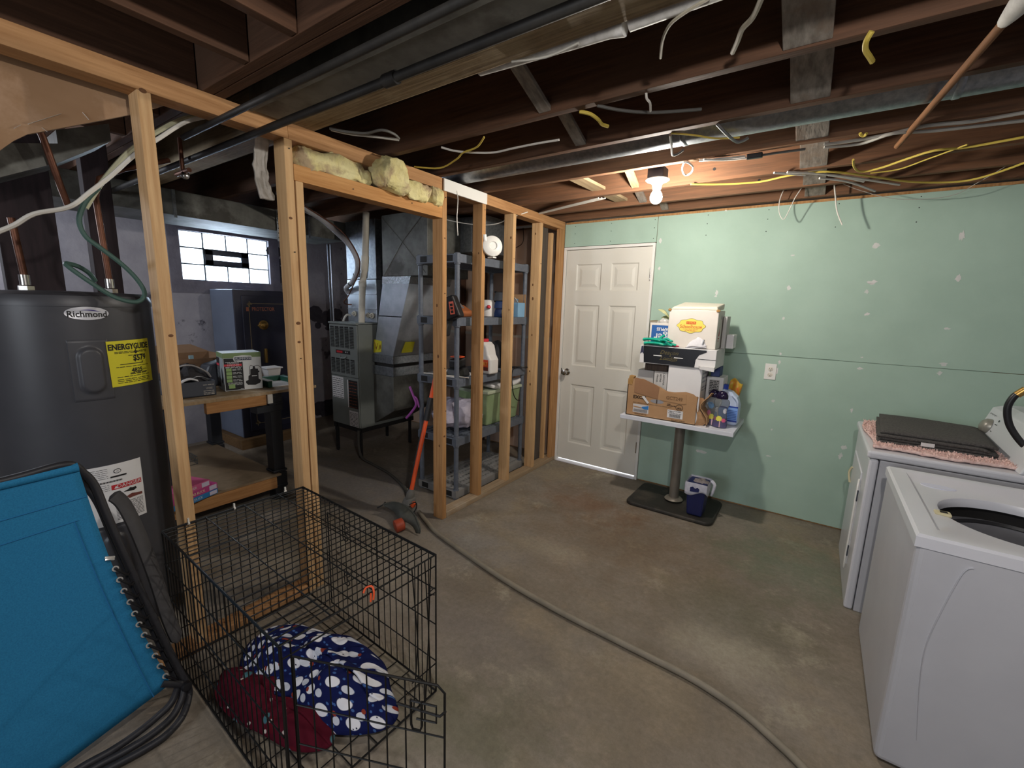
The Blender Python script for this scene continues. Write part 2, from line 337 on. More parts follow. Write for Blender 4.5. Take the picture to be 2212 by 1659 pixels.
MB().box(.026, .836, -.02, .09, 0, .012).build('threshold', mat('white_threshold', '#e4e6ee', rough=.5), d1, .004)
# partition of open studs
wl = root('wall_left', (-.045, -1.5, 0))
def post(y0, y1, z0, z1, m=STUD, x0=-.089, x1=0, name='stud'): return MB().box(x0, x1, y0, y1, z0, z1).build(name, m, wl, .0025)
post(-3.168, -3.127, .04, 2.24); post(-2.652, -2.614, 0, 2.24); post(-2.606, -2.570, 0, 2.07, name='jack_stud')
post(-1.642, -1.602, 0, 2.24, STUDD); post(-1.237, -1.197, .04, 2.24, STUDD); post(-.851, -.812, .04, 2.24); post(-.442, -.402, .04, 2.24)
post(-.095, -.003, .04, 2.24, STUDD, -.038, 0, 'corner_stud'); post(-.16, -.128, .04, 2.2, STUD, -.089, -.05, 'corner_stud'); post(-.25, -.16, .04, 2.24, mat('grey_stud', '#57504a', '#484139', .8, 0, 3, (20, 20, 1)), -.13, -.092, 'corner_stud')
for a, b in ((-7.1, -2.63), (-2.63, -1.645), (-1.64, -1.2), (-1.2, -.003)): MB().box(-.089, 0, a, b, 2.24, 2.311).build('top_plate', PLATE, wl, .002)
MB().box(-.089, 0, -1.6, -.003, 0, .04).build('bottom_plate', wood('dirty_plate', '#ad9678', '#8a755d', 'y', '#b5ab9c'), wl, .003)
MB().box(-.089, 0, -3.3, -2.655, 0, .04).build('bottom_plate', PLATE, wl, .003)
MB().box(-.089, 0, -2.612, -1.642, 2.07, 2.142).build('door_header', wood('header_wood', '#c8965f', '#a87644', 'y'), wl, .002)
MB().box(.0005, .012, -1.638, -1.2, 2.236, 2.309).build('white_trim_strip', WHITE, wl, .002)
for k, (y, z) in enumerate([(-1.62, 1.1), (-1.62, 1.6), (-1.61, .8), (-1.615, 2.2), (-1.21, 2.2), (-.83, 1.9), (-.42, 1.9), (-2.63, 1.75), (-2.63, 2.2), (-2.63, 1.25), (-2.3, 2.1), (-1.9, 2.11)]):
    MB().cyl((-.001, y, z), (.004, y, z), .003, n=6).build('nail', INK, wl)
KN = mat('wood_knot', '#5e3c22', '#6e4a2c', .8, 0, 60)
for (x, y, z, w) in ((-.05, -1.6425, 1.52, .007), (-.04, -1.6425, 1.18, .008), (-.03, -1.6425, .55, .006), (-.02, -.8515, 1.5, .005), (-.06, -.4425, 1.72, .007), (-.055, -.4425, 1.60, .009), (-.05, -.4425, 1.28, .006), (-.06, -.4425, .95, .006), (-.05, -.4425, .83, .008), (-.03, -1.2375, 1.9, .005), (-.02, -.8515, 2.06, .007), (-.05, -.4425, 2.15, .006)):
    MB().lathe((x, y, z), [(w, 0), (w*.6, .0006), (0, .0008)], 10, (0, -1, 0), 1, 1.6).build('knot', KN, wl, fix=False)
for (y, z, w) in ((-3.145, 1.38, .006), (-3.15, 2.24, .008), (-2.632, 1.42, .008), (-2.633, 1.33, .006), (-2.64, 1.9, .006), (-1.622, .62, .007), (-1.62, 1.95, .005)):
    MB().lathe((0, y, z), [(w, 0), (w*.6, .0006), (0, .0008)], 10, (1, 0, 0), 1.5, 1).build('knot', KN, wl, fix=False)
# outer wall of painted masonry with the glass block window
wo = root('wall_outer', (-3.25, -2, 0))
Y0, Y1, Z0, Z1 = -1.975, -1.105, 1.70, 2.185
MB().box(-3.45, -3.25, -7.2, Y0, 0, 2.6).box(-3.45, -3.25, Y1, .6, 0, 2.6).box(-3.45, -3.25, Y0, Y1, 0, Z0).box(-3.45, -3.25, Y0, Y1, Z1, 2.6).build('masonry', MASON, wo)
b = MB()
for (y0, y1, z0, z1) in ((Y0-.1, Y0, Z0-.13, Z1+.08), (Y1, Y1+.11, Z0-.13, Z1+.08), (Y0, Y1, Z0-.13, Z0), (Y0, Y1, Z1, Z1+.08)): b.box(-3.25, -3.242, y0, y1, z0, z1)
b.build('mortar_surround', MORT, wo)
b = MB()
for i in range(60):
    t = random.random(); yy = -.62+.36*random.random(); zz = (.05 if i % 3 else 1.17)+.22*random.random()*(1 if i % 3 == 0 else .5)
    if i % 7 == 0: yy, zz = -.95-.1*random.random(), 1.75+.4*random.random()
    b.lathe((-3.25, yy, zz), [(random.uniform(.03, .11), 0), (random.uniform(.01, .03), .003), (0, .004)], 9, (1, 0, 0), 1, random.uniform(.4, 1))
q = b.build('peeled_patch', mat('peeled_paint', '#45424b', '#38363f', .95, 0, 20), wo); q['kind'] = 'stuff'
w1 = root('window_1', (-3.27, -1.53, 1.7))
GLASSB = mat('glass_block', '#e9fbff', rough=.12, spec=.6)
def glass_block_material():
    m = GLASSB; nt = m.node_tree; N = nt.nodes; L = nt.links; b = N['Principled BSDF']; out = N['Material Output']
    t = N.new('ShaderNodeBsdfTransparent'); t.inputs[0].default_value = (.93, 1, 1, 1); tl = N.new('ShaderNodeBsdfTranslucent'); tl.inputs[0].default_value = (.86, .95, 1, 1)
    a = N.new('ShaderNodeMixShader'); a.inputs[0].default_value = .85; L.new(t.outputs[0], a.inputs[1]); L.new(tl.outputs[0], a.inputs[2])
    g = N.new('ShaderNodeBsdfGlossy'); g.inputs['Roughness'].default_value = .15; a2 = N.new('ShaderNodeMixShader'); a2.inputs[0].default_value = .06
    L.new(a.outputs[0], a2.inputs[1]); L.new(g.outputs[0], a2.inputs[2]); L.new(a2.outputs[0], out.inputs[0])
glass_block_material()
cw = (Y1-Y0)/4; rh = (Z1-Z0)/3; GJ = mat('block_joint', '#4c565c', rough=.8)
def block(y, z):
    b = MB(); g = .006
    def f(u, v, s):
        e = min(u, 1-u, v, 1-v); return V((s, y+g+(cw-2*g)*u, z+g+(rh-2*g)*v))+V(((.004*min(1, e*9)+.0012*math.sin(u*17)*math.sin(v*13)), 0, 0))
    b.grid(lambda u, v: f(u, v, -3.285), 12, 9); b.build('glass_block', GLASSB, w1, fix=False)
for i in range(4):
    for j in range(3):
        if not (j == 1 and i in (1, 2)): block(Y0+cw*i, Z0+rh*j)
b = MB()
for i in range(5): b.box(-3.36, -3.278, Y0+cw*i-.006, Y0+cw*i+.006, Z0, Z1) if i != 2 else b.box(-3.36, -3.278, Y0+cw*i-.006, Y0+cw*i+.006, Z0, Z0+rh).box(-3.36, -3.278, Y0+cw*i-.006, Y0+cw*i+.006, Z1-rh, Z1)
for j in range(4): b.box(-3.36, -3.278, Y0, Y1, Z0+rh*j-.006, Z0+rh*j+.006)
b.build('block_joint', GJ, w1)
vy0, vy1, vz0, vz1 = Y0+cw+.006, Y0+3*cw-.006, Z0+rh+.006, Z0+2*rh-.006
b = MB()
for a in ((vy0, vy0+.075, vz0, vz1), (vy1-.075, vy1, vz0, vz1), (vy0, vy1, vz0, vz0+.05), (vy0, vy1, vz1-.05, vz1)): b.box(-3.33, -3.26, *a)
b.build('vent_frame', DARK, w1, .004)
MB().box(-3.30, -3.296, vy0+.07, vy1-.07, vz0+.045, vz1-.045).build('vent_pane', GLASSB, w1)
# wall closing the utility bay, seen between the studs
wb = root('wall_back', (-1.6, .1, 0))
MB().box(-3.25, -.09, .06, .072, 1.2205, 2.29).build('drywall_sheet', TANW, wb); MB().box(-3.25, -.09, .06, .072, .012, 1.2185).build('drywall_sheet', TANW, wb)
MB().box(-3.25, -.09, .052, .06, 1.205, 1.232).build('joint_tape', mat('pale_tape', '#b9b2a4', rough=.9), wb)
MB().box(-3.25, -.09, .075, .16, 0, 2.31).build('framing', STUDD, wb)
for x in (-.62, -.98, -1.28): MB().box(x-.02, x+.02, -.03, .058, 0, 2.3).build('stud', STUDD if x > -.9 else wood('dark_stud', '#5a4031', '#46312a', 'z'), wb, .002)
struct(MB().box(3.55, 3.7, -7.2, .6, 0, 2.6).build('wall_right', MASON)); struct(MB().box(-3.45, 4.2, -7.35, -7.2, 0, 2.6).build('wall_rear', MASON)); struct(MB().box(-3.45, 4.2, .45, .6, 0, 2.6).build('wall_hallway', WHITE))
# ceiling: subfloor, joists, bridging
ce = root('ceiling', (0, 0, 2.31))
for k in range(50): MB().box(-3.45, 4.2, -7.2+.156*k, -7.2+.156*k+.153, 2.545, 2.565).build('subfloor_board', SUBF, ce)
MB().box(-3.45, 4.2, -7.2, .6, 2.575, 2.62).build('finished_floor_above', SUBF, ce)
JY = [-.05, -.375, -.76, -1.225, -1.67, -2.085]
JL = wood('joist_wood_warm', '#805b42', '#5e4635', 'x', '#6c4e3a')
for y in JY: MB().box(-3.25, 3.55, y-.019, y+.019, 2.311, 2.545).build('joist', JL if y > -1.3 else JOIST, ce, .002)
MB().box(-3.25, 3.55, -2.615, -2.495, 2.311, 2.545).build('joist', OLDJ, ce, .012)
for y in (-2.9, -2.942): MB().box(-3.25, 3.55, y-.0195, y+.0195, 2.311, 2.545).build('joist', JOIST, ce, .002)
for x in (-.9, -.45, -.05, .36, .655, 1.06, 1.47, 1.88, 2.29, 2.7, 3.1): MB().box(x-.019, x+.019, -7.2, -2.965, 2.311, 2.545).build('joist', JOISTY, ce, .002)
for a, b_ in zip([-2.50]+JY[::-1], JY[::-1]): pass
ys = [-2.522]+JY[::-1]
for k in range(6):
    a, b_ = ys[k]+.02, ys[k+1]-.02; w = .062 if k < 4 else .058
    MB().hexa([(1.923-w, a, 2.455), (1.923+w, a, 2.455), (1.923+w, b_, 2.318), (1.923-w, b_, 2.318), (1.923-w, a, 2.475), (1.923+w, a, 2.475), (1.923+w, b_, 2.338), (1.923-w, b_, 2.338)]).build('bridging_board', GREYW, ce, .002)
for (x, k, up) in ((1.02, 0, 0), (.98, 1, 0), (1.01, 4, 1), (.93, 5, 0), (.86, 4, 0)):
    a, b_ = ys[k]+.02, ys[k+1]-.02; z0, z1 = (2.32, 2.47) if up else (2.47, 2.32); w = .028
    MB().hexa([(x-w, a, z0), (x+w, a, z0), (x+w, b_, z1), (x-w, b_, z1), (x-w, a, z0+.02), (x+w, a, z0+.02), (x+w, b_, z1+.02), (x-w, b_, z1+.02)]).build('bridging_board', GREYW, ce, .002)
MB().hexa([(.95, -2.5, 2.33), (1.0, -2.5, 2.33), (1.27, -2.3, 2.42), (1.22, -2.3, 2.42), (.95, -2.5, 2.35), (1.0, -2.5, 2.35), (1.27, -2.3, 2.44), (1.22, -2.3, 2.44)]).build('bridging_board', JOIST, ce)
MB().hexa([(.60, -1.19, 2.345), (.70, -1.19, 2.345), (.74, -.40, 2.345), (.64, -.40, 2.345), (.60, -1.19, 2.365), (.70, -1.19, 2.365), (.74, -.40, 2.365), (.64, -.40, 2.365)]).build('bridging_board', mat('pale_bridging', '#b09a78', '#8f7a5c', .85, 0, 3, (10, 1, 10)), ce, .002)
MB().hexa([(.95, -1.2, 2.45), (1.0, -1.2, 2.45), (.96, -.78, 2.33), (.91, -.78, 2.33), (.95, -1.2, 2.47), (1.0, -1.2, 2.47), (.96, -.78, 2.35), (.91, -.78, 2.35)]).build('bridging_board', mat('pale_bridging', '#b09a78'), ce, .002)
for (x, y) in ((1.42, -.779), (1.62, -.394), (1.75, -.069)): MB().cyl((x, y-.002, 2.38), (x, y+.001, 2.38), .009, n=12).build('bored_hole', INK, ce)
# plywood closing board and the stair soffit behind the partition
soff = root('trim_1', (-.15, -3.2, 2.1))
pts = [(-0.15,-3.558,1.918), (-0.15,-3.496,1.971), (-0.15,-3.461,2.011), (-0.15,-3.428,2.04), (-0.15,-3.383,2.064), (-0.15,-3.261,2.131), (-0.15,-3.166,2.184), (-0.15,-3.062,2.248), (-0.15,-2.973,2.31)]
pts = [V(p) for p in pts]; pts = pts+[V((-.15, pts[-1].y+.05, 2.54)), V((-.15, -4.2, 2.54)), V((-.15, -4.2, 1.75))]
MB().prism(pts, (-.018, 0, 0)).build('plywood_board', mat('plywood', '#9a7a5b', '#8a6a4c', .8, 0, 2, (1, 1, 2), c3='#a5866a', s3=4), soff)
for k, (p0, p1, w) in enumerate([((-0.148,-3.424,2.071), (-0.148,-3.341,2.13), .012), ((-0.148,-3.458,2.047), (-0.148,-3.441,2.063), .008), ((-0.148,-3.285,2.154), (-0.148,-3.27,2.135), .005), ((-0.148,-3.393,2.071), (-0.148,-3.381,2.061), .004)]):
    MB().tube([p0, p1], lambda t, w=w: w*(.5+.5*math.sin(3.1*t+.1)), 6, flat=.15).build('paint_smear', WHITE, soff)

# ================================================================ UTILITY SIDE
# water heater
HX, HY, HR = -.62, -3.31, .28
def cy(z0, ang0, off=.0015, r=HR):      # unrolled cylinder surface: x runs along the skin, y up
    return lambda x, y: V((HX+(r+off)*math.cos(ang0+x/r), HY+(r+off)*math.sin(ang0+x/r), z0+y))
wh = thing('water_heater', 'tall dark grey cylindrical electric water heater with yellow and white labels', 'water heater', (HX, HY, 0))
TANK = mat('heater_grey_enamel', '#454549', '#3e3e42', .42, .0, 3, spec=.5)
MB().lathe((HX, HY, 0), [(.25, 0), (.25, .03), (HR, .04), (HR, 1.485)], 72).build('tank', TANK, wh)
MB().lathe((HX, HY, 0), [(HR+.004, 1.48), (HR+.004, 1.50), (HR-.004, 1.522), (HR-.03, 1.535), (.06, 1.54), (0, 1.54)], 72).build('top_cap', TANK, wh)
for zc, h in ((1.225, .125), (.42, .12)):
    pc_ = V((-0.337,-3.316,1.226)); f = cy(zc, math.atan2(pc_.y-HY, pc_.x-HX), 0)
    def g(u, v, f=f, h=h):
        x, y = (u-.5)*.125, (v-.5)*2*h; d = max(abs(u-.5)*2, abs(v-.5)*2); r = math.hypot((u-.5)*.125/.036, max(abs(y)-.055, 0)/.036)
        e = .004*(1 if d < .97 else 0)+.012*max(0, min(1, (1.15-r)*3)); p = f(x, y); n = V((p.x-HX, p.y-HY, 0)).normalized(); return p+n*e
    MB().grid(g, 40, 40).build('element_cover', TANK, wh, fix=False)
LOGO = mat('silver_badge', '#c9c9ce', '#d8d8dc', .35, .2, 3)
f = cy(0, 0); pA = V((-0.337,-3.306,1.454)); angA = math.atan2(pA.y-HY, pA.x-HX); fb = cy(pA.z, angA, .003)
MB().add([fb(*p) for p in ell(0, 0, .066, .026, 40)]+[fb(0, 0)], [(i, (i+1) % 40, 40) for i in range(40)]).build('badge', LOGO, wh, fix=False)
txt('Richmond', .034, cy(pA.z, angA, .0045), INK, wh, 0, -.004, sx=.86, bold=.0006)
MB().grid(lambda u, v: cy(pA.z, angA, .0045)(-.02+.06*u, .012-.006*u*u+.004*math.sin(3.1*u)*v), 12, 1).build('badge_swoosh', mat('purple_ink', '#4b3f86', rough=.6), wh, fix=False)
# energy label
qs = [V((-0.345,-3.244,1.34)), V((-0.425,-3.105,1.332)), V((-0.411,-3.12,1.151)), V((-0.343,-3.251,1.156))]
def lab(c, w, h, tilt=0):
    a = math.atan2(c.y-HY, c.x-HX); F = cy(c.z, a, .006); ct, st = math.cos(tilt), math.sin(tilt)
    return lambda x, y, o=0: F(x*ct-y*st, x*st+y*ct)
cE = (qs[0]+qs[1]+qs[2]+qs[3])/4; fE = lab(cE, 0, 0, math.radians(1))
W2, H2 = .092, .096
MB().grid(lambda u, v: fE((u-.5)*2*W2, (v-.5)*2*H2), 10, 2).build('energy_label', YELLAB, wh, fix=False)
fE2 = cy(cE.z, math.atan2(cE.y-HY, cE.x-HX), .0075)
txt('ENERGYGUIDE', .034, fE2, INK, wh, -.004, .068, sx=.76, bold=.0012)
txt('$579', .034, fE2, INK, wh, .03, .017, sx=.9, bold=.001); txt('4825', .026, fE2, INK, wh, .012, -.035, sx=.95, bold=.0008); txt('kWh', .01, fE2, INK, wh, .048, -.035)
bars(fE2, [(-.055, .04, -.0065, -.0035), (.04, .043, -.006, .002), (.012, .016, .044, .056), (.006, .022, .047, .049)], INK, wh, 'label_marks')
poly(fE2, [(.004, .046), (.024, .046), (.014, .035)], INK, wh, 'label_arrow')
fine(fE2, -.07, .07, [.048, .043, -.016, -.058, -.069, -.076, -.083], .0025, INK, wh, 'label_print', 7, 3); fine(fE2, -.02, .06, [.031, -.046, -.05], .003, INK, wh, 'label_print', 4, 5)
# warning label
qs = [V((-0.346,-3.379,0.825)), V((-0.358,-3.202,0.802)), V((-0.354,-3.213,0.566)), V((-0.337,-3.307,0.578))]
cW = V((-0.337,-3.301,0.699)); aW = math.atan2(cW.y-HY, cW.x-HX); fW = cy(cW.z, aW, .002); fW2 = cy(cW.z, aW, .0035)
MB().grid(lambda u, v: fW(-.125+.235*u, -.145+.265*v), 12, 2).build('warning_label', PAPERW, wh, fix=False)
MB().grid(lambda u, v: fW2(-.006+.108*u, .008+.021*v), 8, 1).build('danger_band', REDINK, wh, fix=False)
txt('DANGER', .021, cy(cW.z, aW, .0045), PAPERW, wh, .056, .0185, sx=1.05); poly(cy(cW.z, aW, .0045), [(.002, .012), (.016, .012), (.009, .024)], PAPERW, wh, 'danger_triangle')
poly(fW2, ell(.02, .088, .013, .010), INK, wh, 'seal_mark'); poly(cy(cW.z, aW, .0045), ell(.02, .088, .0105, .0075), PAPERW, wh, 'seal_mark'); txt('UL', .009, cy(cW.z, aW, .0055), INK, wh, .02, .088)
bars(fW2, [(-.005, .05, .062, .069)], INK, wh, 'label_marks'); bars(fW2, [(-.05+.0035*i, -.05+.0035*i+(.002 if i % 3 else .003), .043, .05) for i in range(24)], INK, wh, 'barcode')
fine(fW2, -.115, -.012, [.105, .097, .089, .081, .073, .065, .034, .026, .018, .010], .002, mat('grey_ink', '#6d6b6c', rough=.8), wh, 'label_print', 6, 8); fine(fW2, .0, .1, [-.058+.0-.0065*i for i in range(12)], .0022, INK, wh, 'label_print', 5, 9)
poly(fW2, [(.03, -.012), (.05, -.006), (.055, .0), (.066, -.004), (.078, -.002), (.08, -.012), (.07, -.018), (.05, -.016)], INK, wh, 'pictogram'); poly(fW2, ell(.02, -.018, .007, .006), INK, wh, 'pictogram'); poly(fW2, [(.04, -.036), (.06, -.028), (.075, -.032), (.1, -.036), (.1, -.047), (.07, -.046), (.05, -.048)], mat('hand_ink', '#6e3a32', rough=.8), wh, 'pictogram')
for q in ((-.62, -3.16), (-.64, -3.42)):
    MB().cyl((q[0], q[1], 1.535), (q[0], q[1], 1.60), .017, n=14).lathe((q[0], q[1], 1.535), [(.026, 0), (.026, .02), (.019, .024)], 6).build('pipe_nipple', CHROME, wh)
# copper pipes
def pipe(name, label, pts, r, m, cat='pipe', k=0, n=12, group=None):
    b = MB().tube(pts, r, n, k)
    return tag(b.build(name, m, at=pts[0]), label, cat, group)
pipe('copper_pipe', 'bent copper pipe rising from the heater top beside the green cable loop', [(-.62, -3.16, 1.60), (-.62, -3.17, 1.95), (-.62, -3.15, 2.03), (-.66, -3.05, 2.1), (-.72, -2.85, 2.2)], .012, COPPER)
pipe('copper_pipe', 'copper water pipe rising from the heater top near the photo edge', [(-.64, -3.42, 1.60), (-.64, -3.43, 1.82)], .012, COPPER)
pipe('copper_pipe', 'slanting copper pipe under the plywood board', [(-.44, V((-0.5,-3.331,2.125)).y-.14, 2.54), (-0.5,-3.331,2.125), (-0.52,-3.297,1.958), (-0.55,-3.275,1.882)], .012, COPPER)
dp = mat('dark_post', '#32272a', '#251d20', .9, 0, 4, (9, 9, 1))
for (px, w, l) in ((72, .10, 'broad dark brown wooden post behind the water heater'), (232, .055, 'dark wooden post behind the copper pipe and water heater')):
    c = V((-1.15,-3.315,1.601)) if px == 72 else V((-1.15,-3.04,1.62))
    tag(MB().box(-1.2, -1.12, c.y-w, c.y+w, 0, 2.3).build('wooden_post', dp, at=(c.x, c.y, 0), bevel=.003), l, 'post')
sd = MB()
sa, sb = [V((-0.55,-3.502,1.923)), V((-0.55,-3.454,1.954)), V((-0.55,-3.281,2.053)), V((-0.55,-3.111,2.182))], .055
for a, b_ in zip(sa, sa[1:]): sd.hexa([a, b_, b_+V((-.25, 0, 0)), a+V((-.25, 0, 0)), a+V((0, 0, .12)), b_+V((0, 0, .07)), b_+V((-.25, 0, .07)), a+V((-.25, 0, .12))])
tag(sd.build('duct', GALVD, at=(-.6, -3.3, 2.1)), 'short dusty sheet metal duct sloping beneath the plywood board', 'duct')
# cables by the heater
def cable(name, label, pts, r, m, k=5, cat='cable', group=None, n=7):
    return tag(MB().tube(pts, r, n, k).build(name, m, at=pts[0]), label, cat, group)
cable('cream_cable', 'long cream electrical cable sagging past the first stud and over the water heater', [(-0.22,-3.548,1.707), (-0.22,-3.483,1.751), (-0.22,-3.429,1.798), (-0.22,-3.338,1.838), (-0.22,-3.276,1.902), (-0.22,-3.21,1.974), (-0.2,-3.137,2.064), (-0.2,-3.049,2.152), (-0.2,-2.946,2.247), (-0.25,-2.817,2.322)], .008, WHITEC)
cable('grey_cable', 'second pale cable running beside the long cream cable behind the first stud', [(-0.26,-3.286,1.847), (-0.26,-3.238,1.936), (-0.26,-3.174,2.035), (-0.26,-3.117,2.108), (-0.26,-3.035,2.19), (-0.26,-2.931,2.276), (-0.3,-2.786,2.348)], .009, mat('pale_cable', '#b3b296', rough=.7))
cable('green_cable', 'dark green cable looped over the top of the water heater', [(-0.24,-3.246,1.927), (-0.24,-3.288,1.869), (-0.24,-3.313,1.799), (-0.24,-3.302,1.743), (-0.24,-3.266,1.707), (-0.24,-3.207,1.651), (-0.24,-3.162,1.591), (-0.24,-3.144,1.537), (-0.24,-3.173,1.504), (-0.24,-3.237,1.519), (-0.24,-3.3,1.569), (-0.26,-3.361,1.634), (-0.3,-3.326,1.635), (-0.35,-3.283,1.612), (-0.38,-3.261,1.584)], .0085, mat('green_cable', '#3f5a52', rough=.6))
# ceiling ducts and gas pipes
td = thing('trunk_duct', 'long grey sheet metal trunk duct above the glass block window', 'duct', (-2.3, -2, 2.13))
MB().box(-2.56, -2.0, -3.3, -.95, 2.13, 2.31).build('duct_body', GALVD, td, .004)
MB().box(-2.0, -1.99, -2.42, -2.40, 2.11, 2.31).build('duct_seam', GALV, td); MB().box(-2.0, -1.993, -1.36, -1.34, 2.11, 2.31).build('duct_seam', GALV, td)
b = MB().box(-1.985, -1.981, -1.66, -1.635, 2.04, 2.30)
hs = tag(b.build('hanger_strap', GALV, at=(-1.98, -1.65, 2.04)), 'perforated steel hanger strap hanging before the trunk duct', 'strap')
for i in range(6):
    q = MB().cyl((-1.981, -1.6475, 2.27-.04*i), (-1.979, -1.6475, 2.27-.04*i), .006, n=10).build('strap_hole', INK, hs)
pd = thing('joist_duct', 'dark rectangular sheet metal duct running between the joists overhead', 'duct', (1, -2.7, 2.3))
MB().box(.02, 3.5, -2.80, -2.63, 2.296, 2.5).build('duct_body', GALVD, pd, .006)
MB().box(.02, 3.5, -2.815, -2.79, 2.292, 2.30).box(.02, 3.5, -2.67, -2.655, 2.288, 2.297).build('seam_lip', GALVD, pd, .002)
GAS = mat('black_iron_pipe', '#2b2a29', '#3a3835', .55, .4, 10)
gp = thing('gas_pipe', 'black iron gas pipe with a coupling, hung below the joists over the doorway', 'pipe', (-.676, -2.77, 2.22))
MB().cyl((-2.4, -2.77, 2.22), (3.5, -2.77, 2.22), .0145, n=12).build('pipe', GAS, gp)
MB().cyl((.83, -2.77, 2.22), (.885, -2.77, 2.22), .02, n=14).build('coupling', GAS, gp)
pipe('gas_pipe', 'thinner black pipe hung beside the duct, second from the doorway', [(-.35, -2.912, 2.222), (3.5, -2.93, 2.222)], .012, GAS)
rd = thing('round_duct', 'shiny round galvanised duct between joists, near the ceiling bulb', 'duct', (1, -1.445, 2.405))
b = MB().lathe((-.17, -1.445, 2.40), [(0, 0), (.05, .004), (.072, .03), (.078, .07), (.078, 3.6)], 28, (1, 0, 0)); b.build('duct_pipe', GALV, rd)
for x in (1.4, 2.35): MB().lathe((x, -1.445, 2.40), [(.079, 0), (.0815, .004), (.0815, .02), (.079, .024)], 28, (1, 0, 0)).build('joint_band', GALV, rd)
# white sleeve under the old joist
SLV = mat('white_sleeve', '#cfcdca', '#b3b0aa', .6, 0, 30, bump=.2)
tag(MB().tube([(.98, -2.482, 2.335), (1.25, -2.478, 2.325), (1.50, -2.474, 2.318)], lambda t: .020 if t < .97 else .026, 10, 4).build('pipe_sleeve', SLV, at=(1, -2.47, 2.3)), 'white foam pipe sleeve along the old grey joist, piece with the torn end', 'pipe insulation', 'pipe sleeves')
tag(MB().tube([(1.515, -2.474, 2.320), (2.0, -2.474, 2.325), (2.6, -2.474, 2.325)], .020, 10, 4).build('pipe_sleeve', SLV, at=(1.515, -2.47, 2.3)), 'white foam pipe sleeve along the old grey joist, piece reaching the photo top edge', 'pipe insulation', 'pipe sleeves')
# safe on a timber base
sf = thing('safe', 'tall dark navy gun safe with gold pinstripe and brass dial, on a wooden plinth', 'safe', (-2.95, -1.46, .10))
SAFE = mat('safe_paint', '#2b2b3a', '#262633', .45, 0, 4); GOLD = mat('gold_line', '#93805a', rough=.5)
sx, s0, s1, z0, z1 = -2.67, -1.765, -1.14, .105, 1.615
MB().box(-3.2, sx-.03, s0, s1, z0, z1).build('body', mat('safe_side_paint', '#6d7688', '#666f80', .4, 0, 4), sf, .006)
MB().box(sx-.03, sx-.012, s0, s1, z0, z1).build('door_frame', SAFE, sf, .004)
dr = MB().box(sx-.012, sx, s0+.07, s1-.03, z0+.06, z1-.055).build('door', SAFE, sf, .005)
fS = pl((sx, 0, 0), (0, 1, 0), (0, 0, 1), .0015)
b = MB()
for a, c, d, e in ((s0+.13, s1-.09, z1-.135, z1-.13), (s0+.13, s1-.09, z0+.13, z0+.135), (s0+.13, s0+.135, z0+.13, z1-.13), (s1-.095, s1-.09, z0+.13, z1-.13)): b.add([fS(a, d), fS(c, d), fS(c, e), fS(a, e)], [(0, 1, 2, 3)])
b.build('pinstripe', GOLD, sf, fix=False)
for (cx_, cz_) in ((s0+.14, z1-.14), (s1-.1, z1-.14), (s0+.14, z0+.14)): bars(fS, [(cx_-.025, cx_+.025, cz_-.004, cz_+.004), (cx_-.004, cx_+.004, cz_-.03, cz_+.03), (cx_-.015, cx_-.008, cz_-.015, cz_+.015), (cx_-.015, cx_+.015, cz_+.008, cz_+.015)], GOLD, sf, 'corner_ornament')
pT = V((-2.67,-1.505,1.426)); txt('PROTECTOR', .052, fS, mat('copper_lettering', '#a9664a', rough=.5), sf, pT.y+.012, pT.z, sx=.75, bold=.001); bars(fS, [(pT.y-.155, pT.y-.128, pT.z-.02, pT.z+.02)], mat('copper_lettering', '#a9664a'), sf, 'emblem')
pD = V((-2.67,-1.502,1.265))
dl = MB().lathe((sx, pD.y, pD.z), [(.048, 0), (.048, .006), (.04, .01), (.036, .01), (.036, .016), (.022, .024), (.02, .04), (.012, .045), (0, .045)], 28, (1, 0, 0)).build('dial', BRASS, sf); MB().cyl((sx, pD.y-.05, pD.z-.005), (sx+.012, pD.y-.05, pD.z-.005), .01, n=12).build('key_boss', BRASS, dl)
pH = V((-2.67,-1.504,0.962)); MB().box(sx, sx+.03, pH.y-.012, pH.y+.012, pH.z-.09, pH.z+.06).build('door_handle', BRASS, sf, .005)
wpl = wood('plinth_wood', '#7d6243', '#614a31', 'y')
tag(MB().box(-3.2, -2.62, -1.82, -1.1, 0, .103).build('wooden_plinth', wpl, at=(-2.9, -1.45, 0), bevel=.004), 'rough timber plinth under the dark safe', 'plinth')
# workbench
wbh = thing('workbench', 'workbench with plywood top, dark plastic legs and a lower plywood shelf', 'workbench', (-1.7, -2.4, 0))
TOPM = mat('plywood_top', '#a48c6c', '#8f7757', .8, 0, 5, (1, 6, 1), c3='#b7a78f', s3=3); EDGE = wood('bench_edge_wood', '#b98a5a', '#94683f', 'y')
MB().box(-2.42, -1.195, -2.95, -1.84, .842, .862).build('bench_top', TOPM, wbh, .001)
MB().box(-1.23, -1.19, -2.62, -2.235, .768, .842).build('apron', EDGE, wbh, .002); MB().box(-2.35, -1.185, -2.228, -2.19, .775, .842).build('top_cross_rail', WHITE, wbh, .002)
MB().box(-2.42, -1.195, -2.95, -2.16, .20, .216).build('lower_shelf', mat('shelf_plywood', '#8f7d66', '#7f6e58', .85, 0, 3, c3='#766650', s3=2), wbh, .001)
MB().box(-1.225, -1.185, -2.92, -2.20, .115, .2).build('lower_rail', EDGE, wbh, .002); MB().box(-2.4, -1.23, -2.20, -2.162, .12, .2).build('lower_rail', EDGE, wbh, .002)
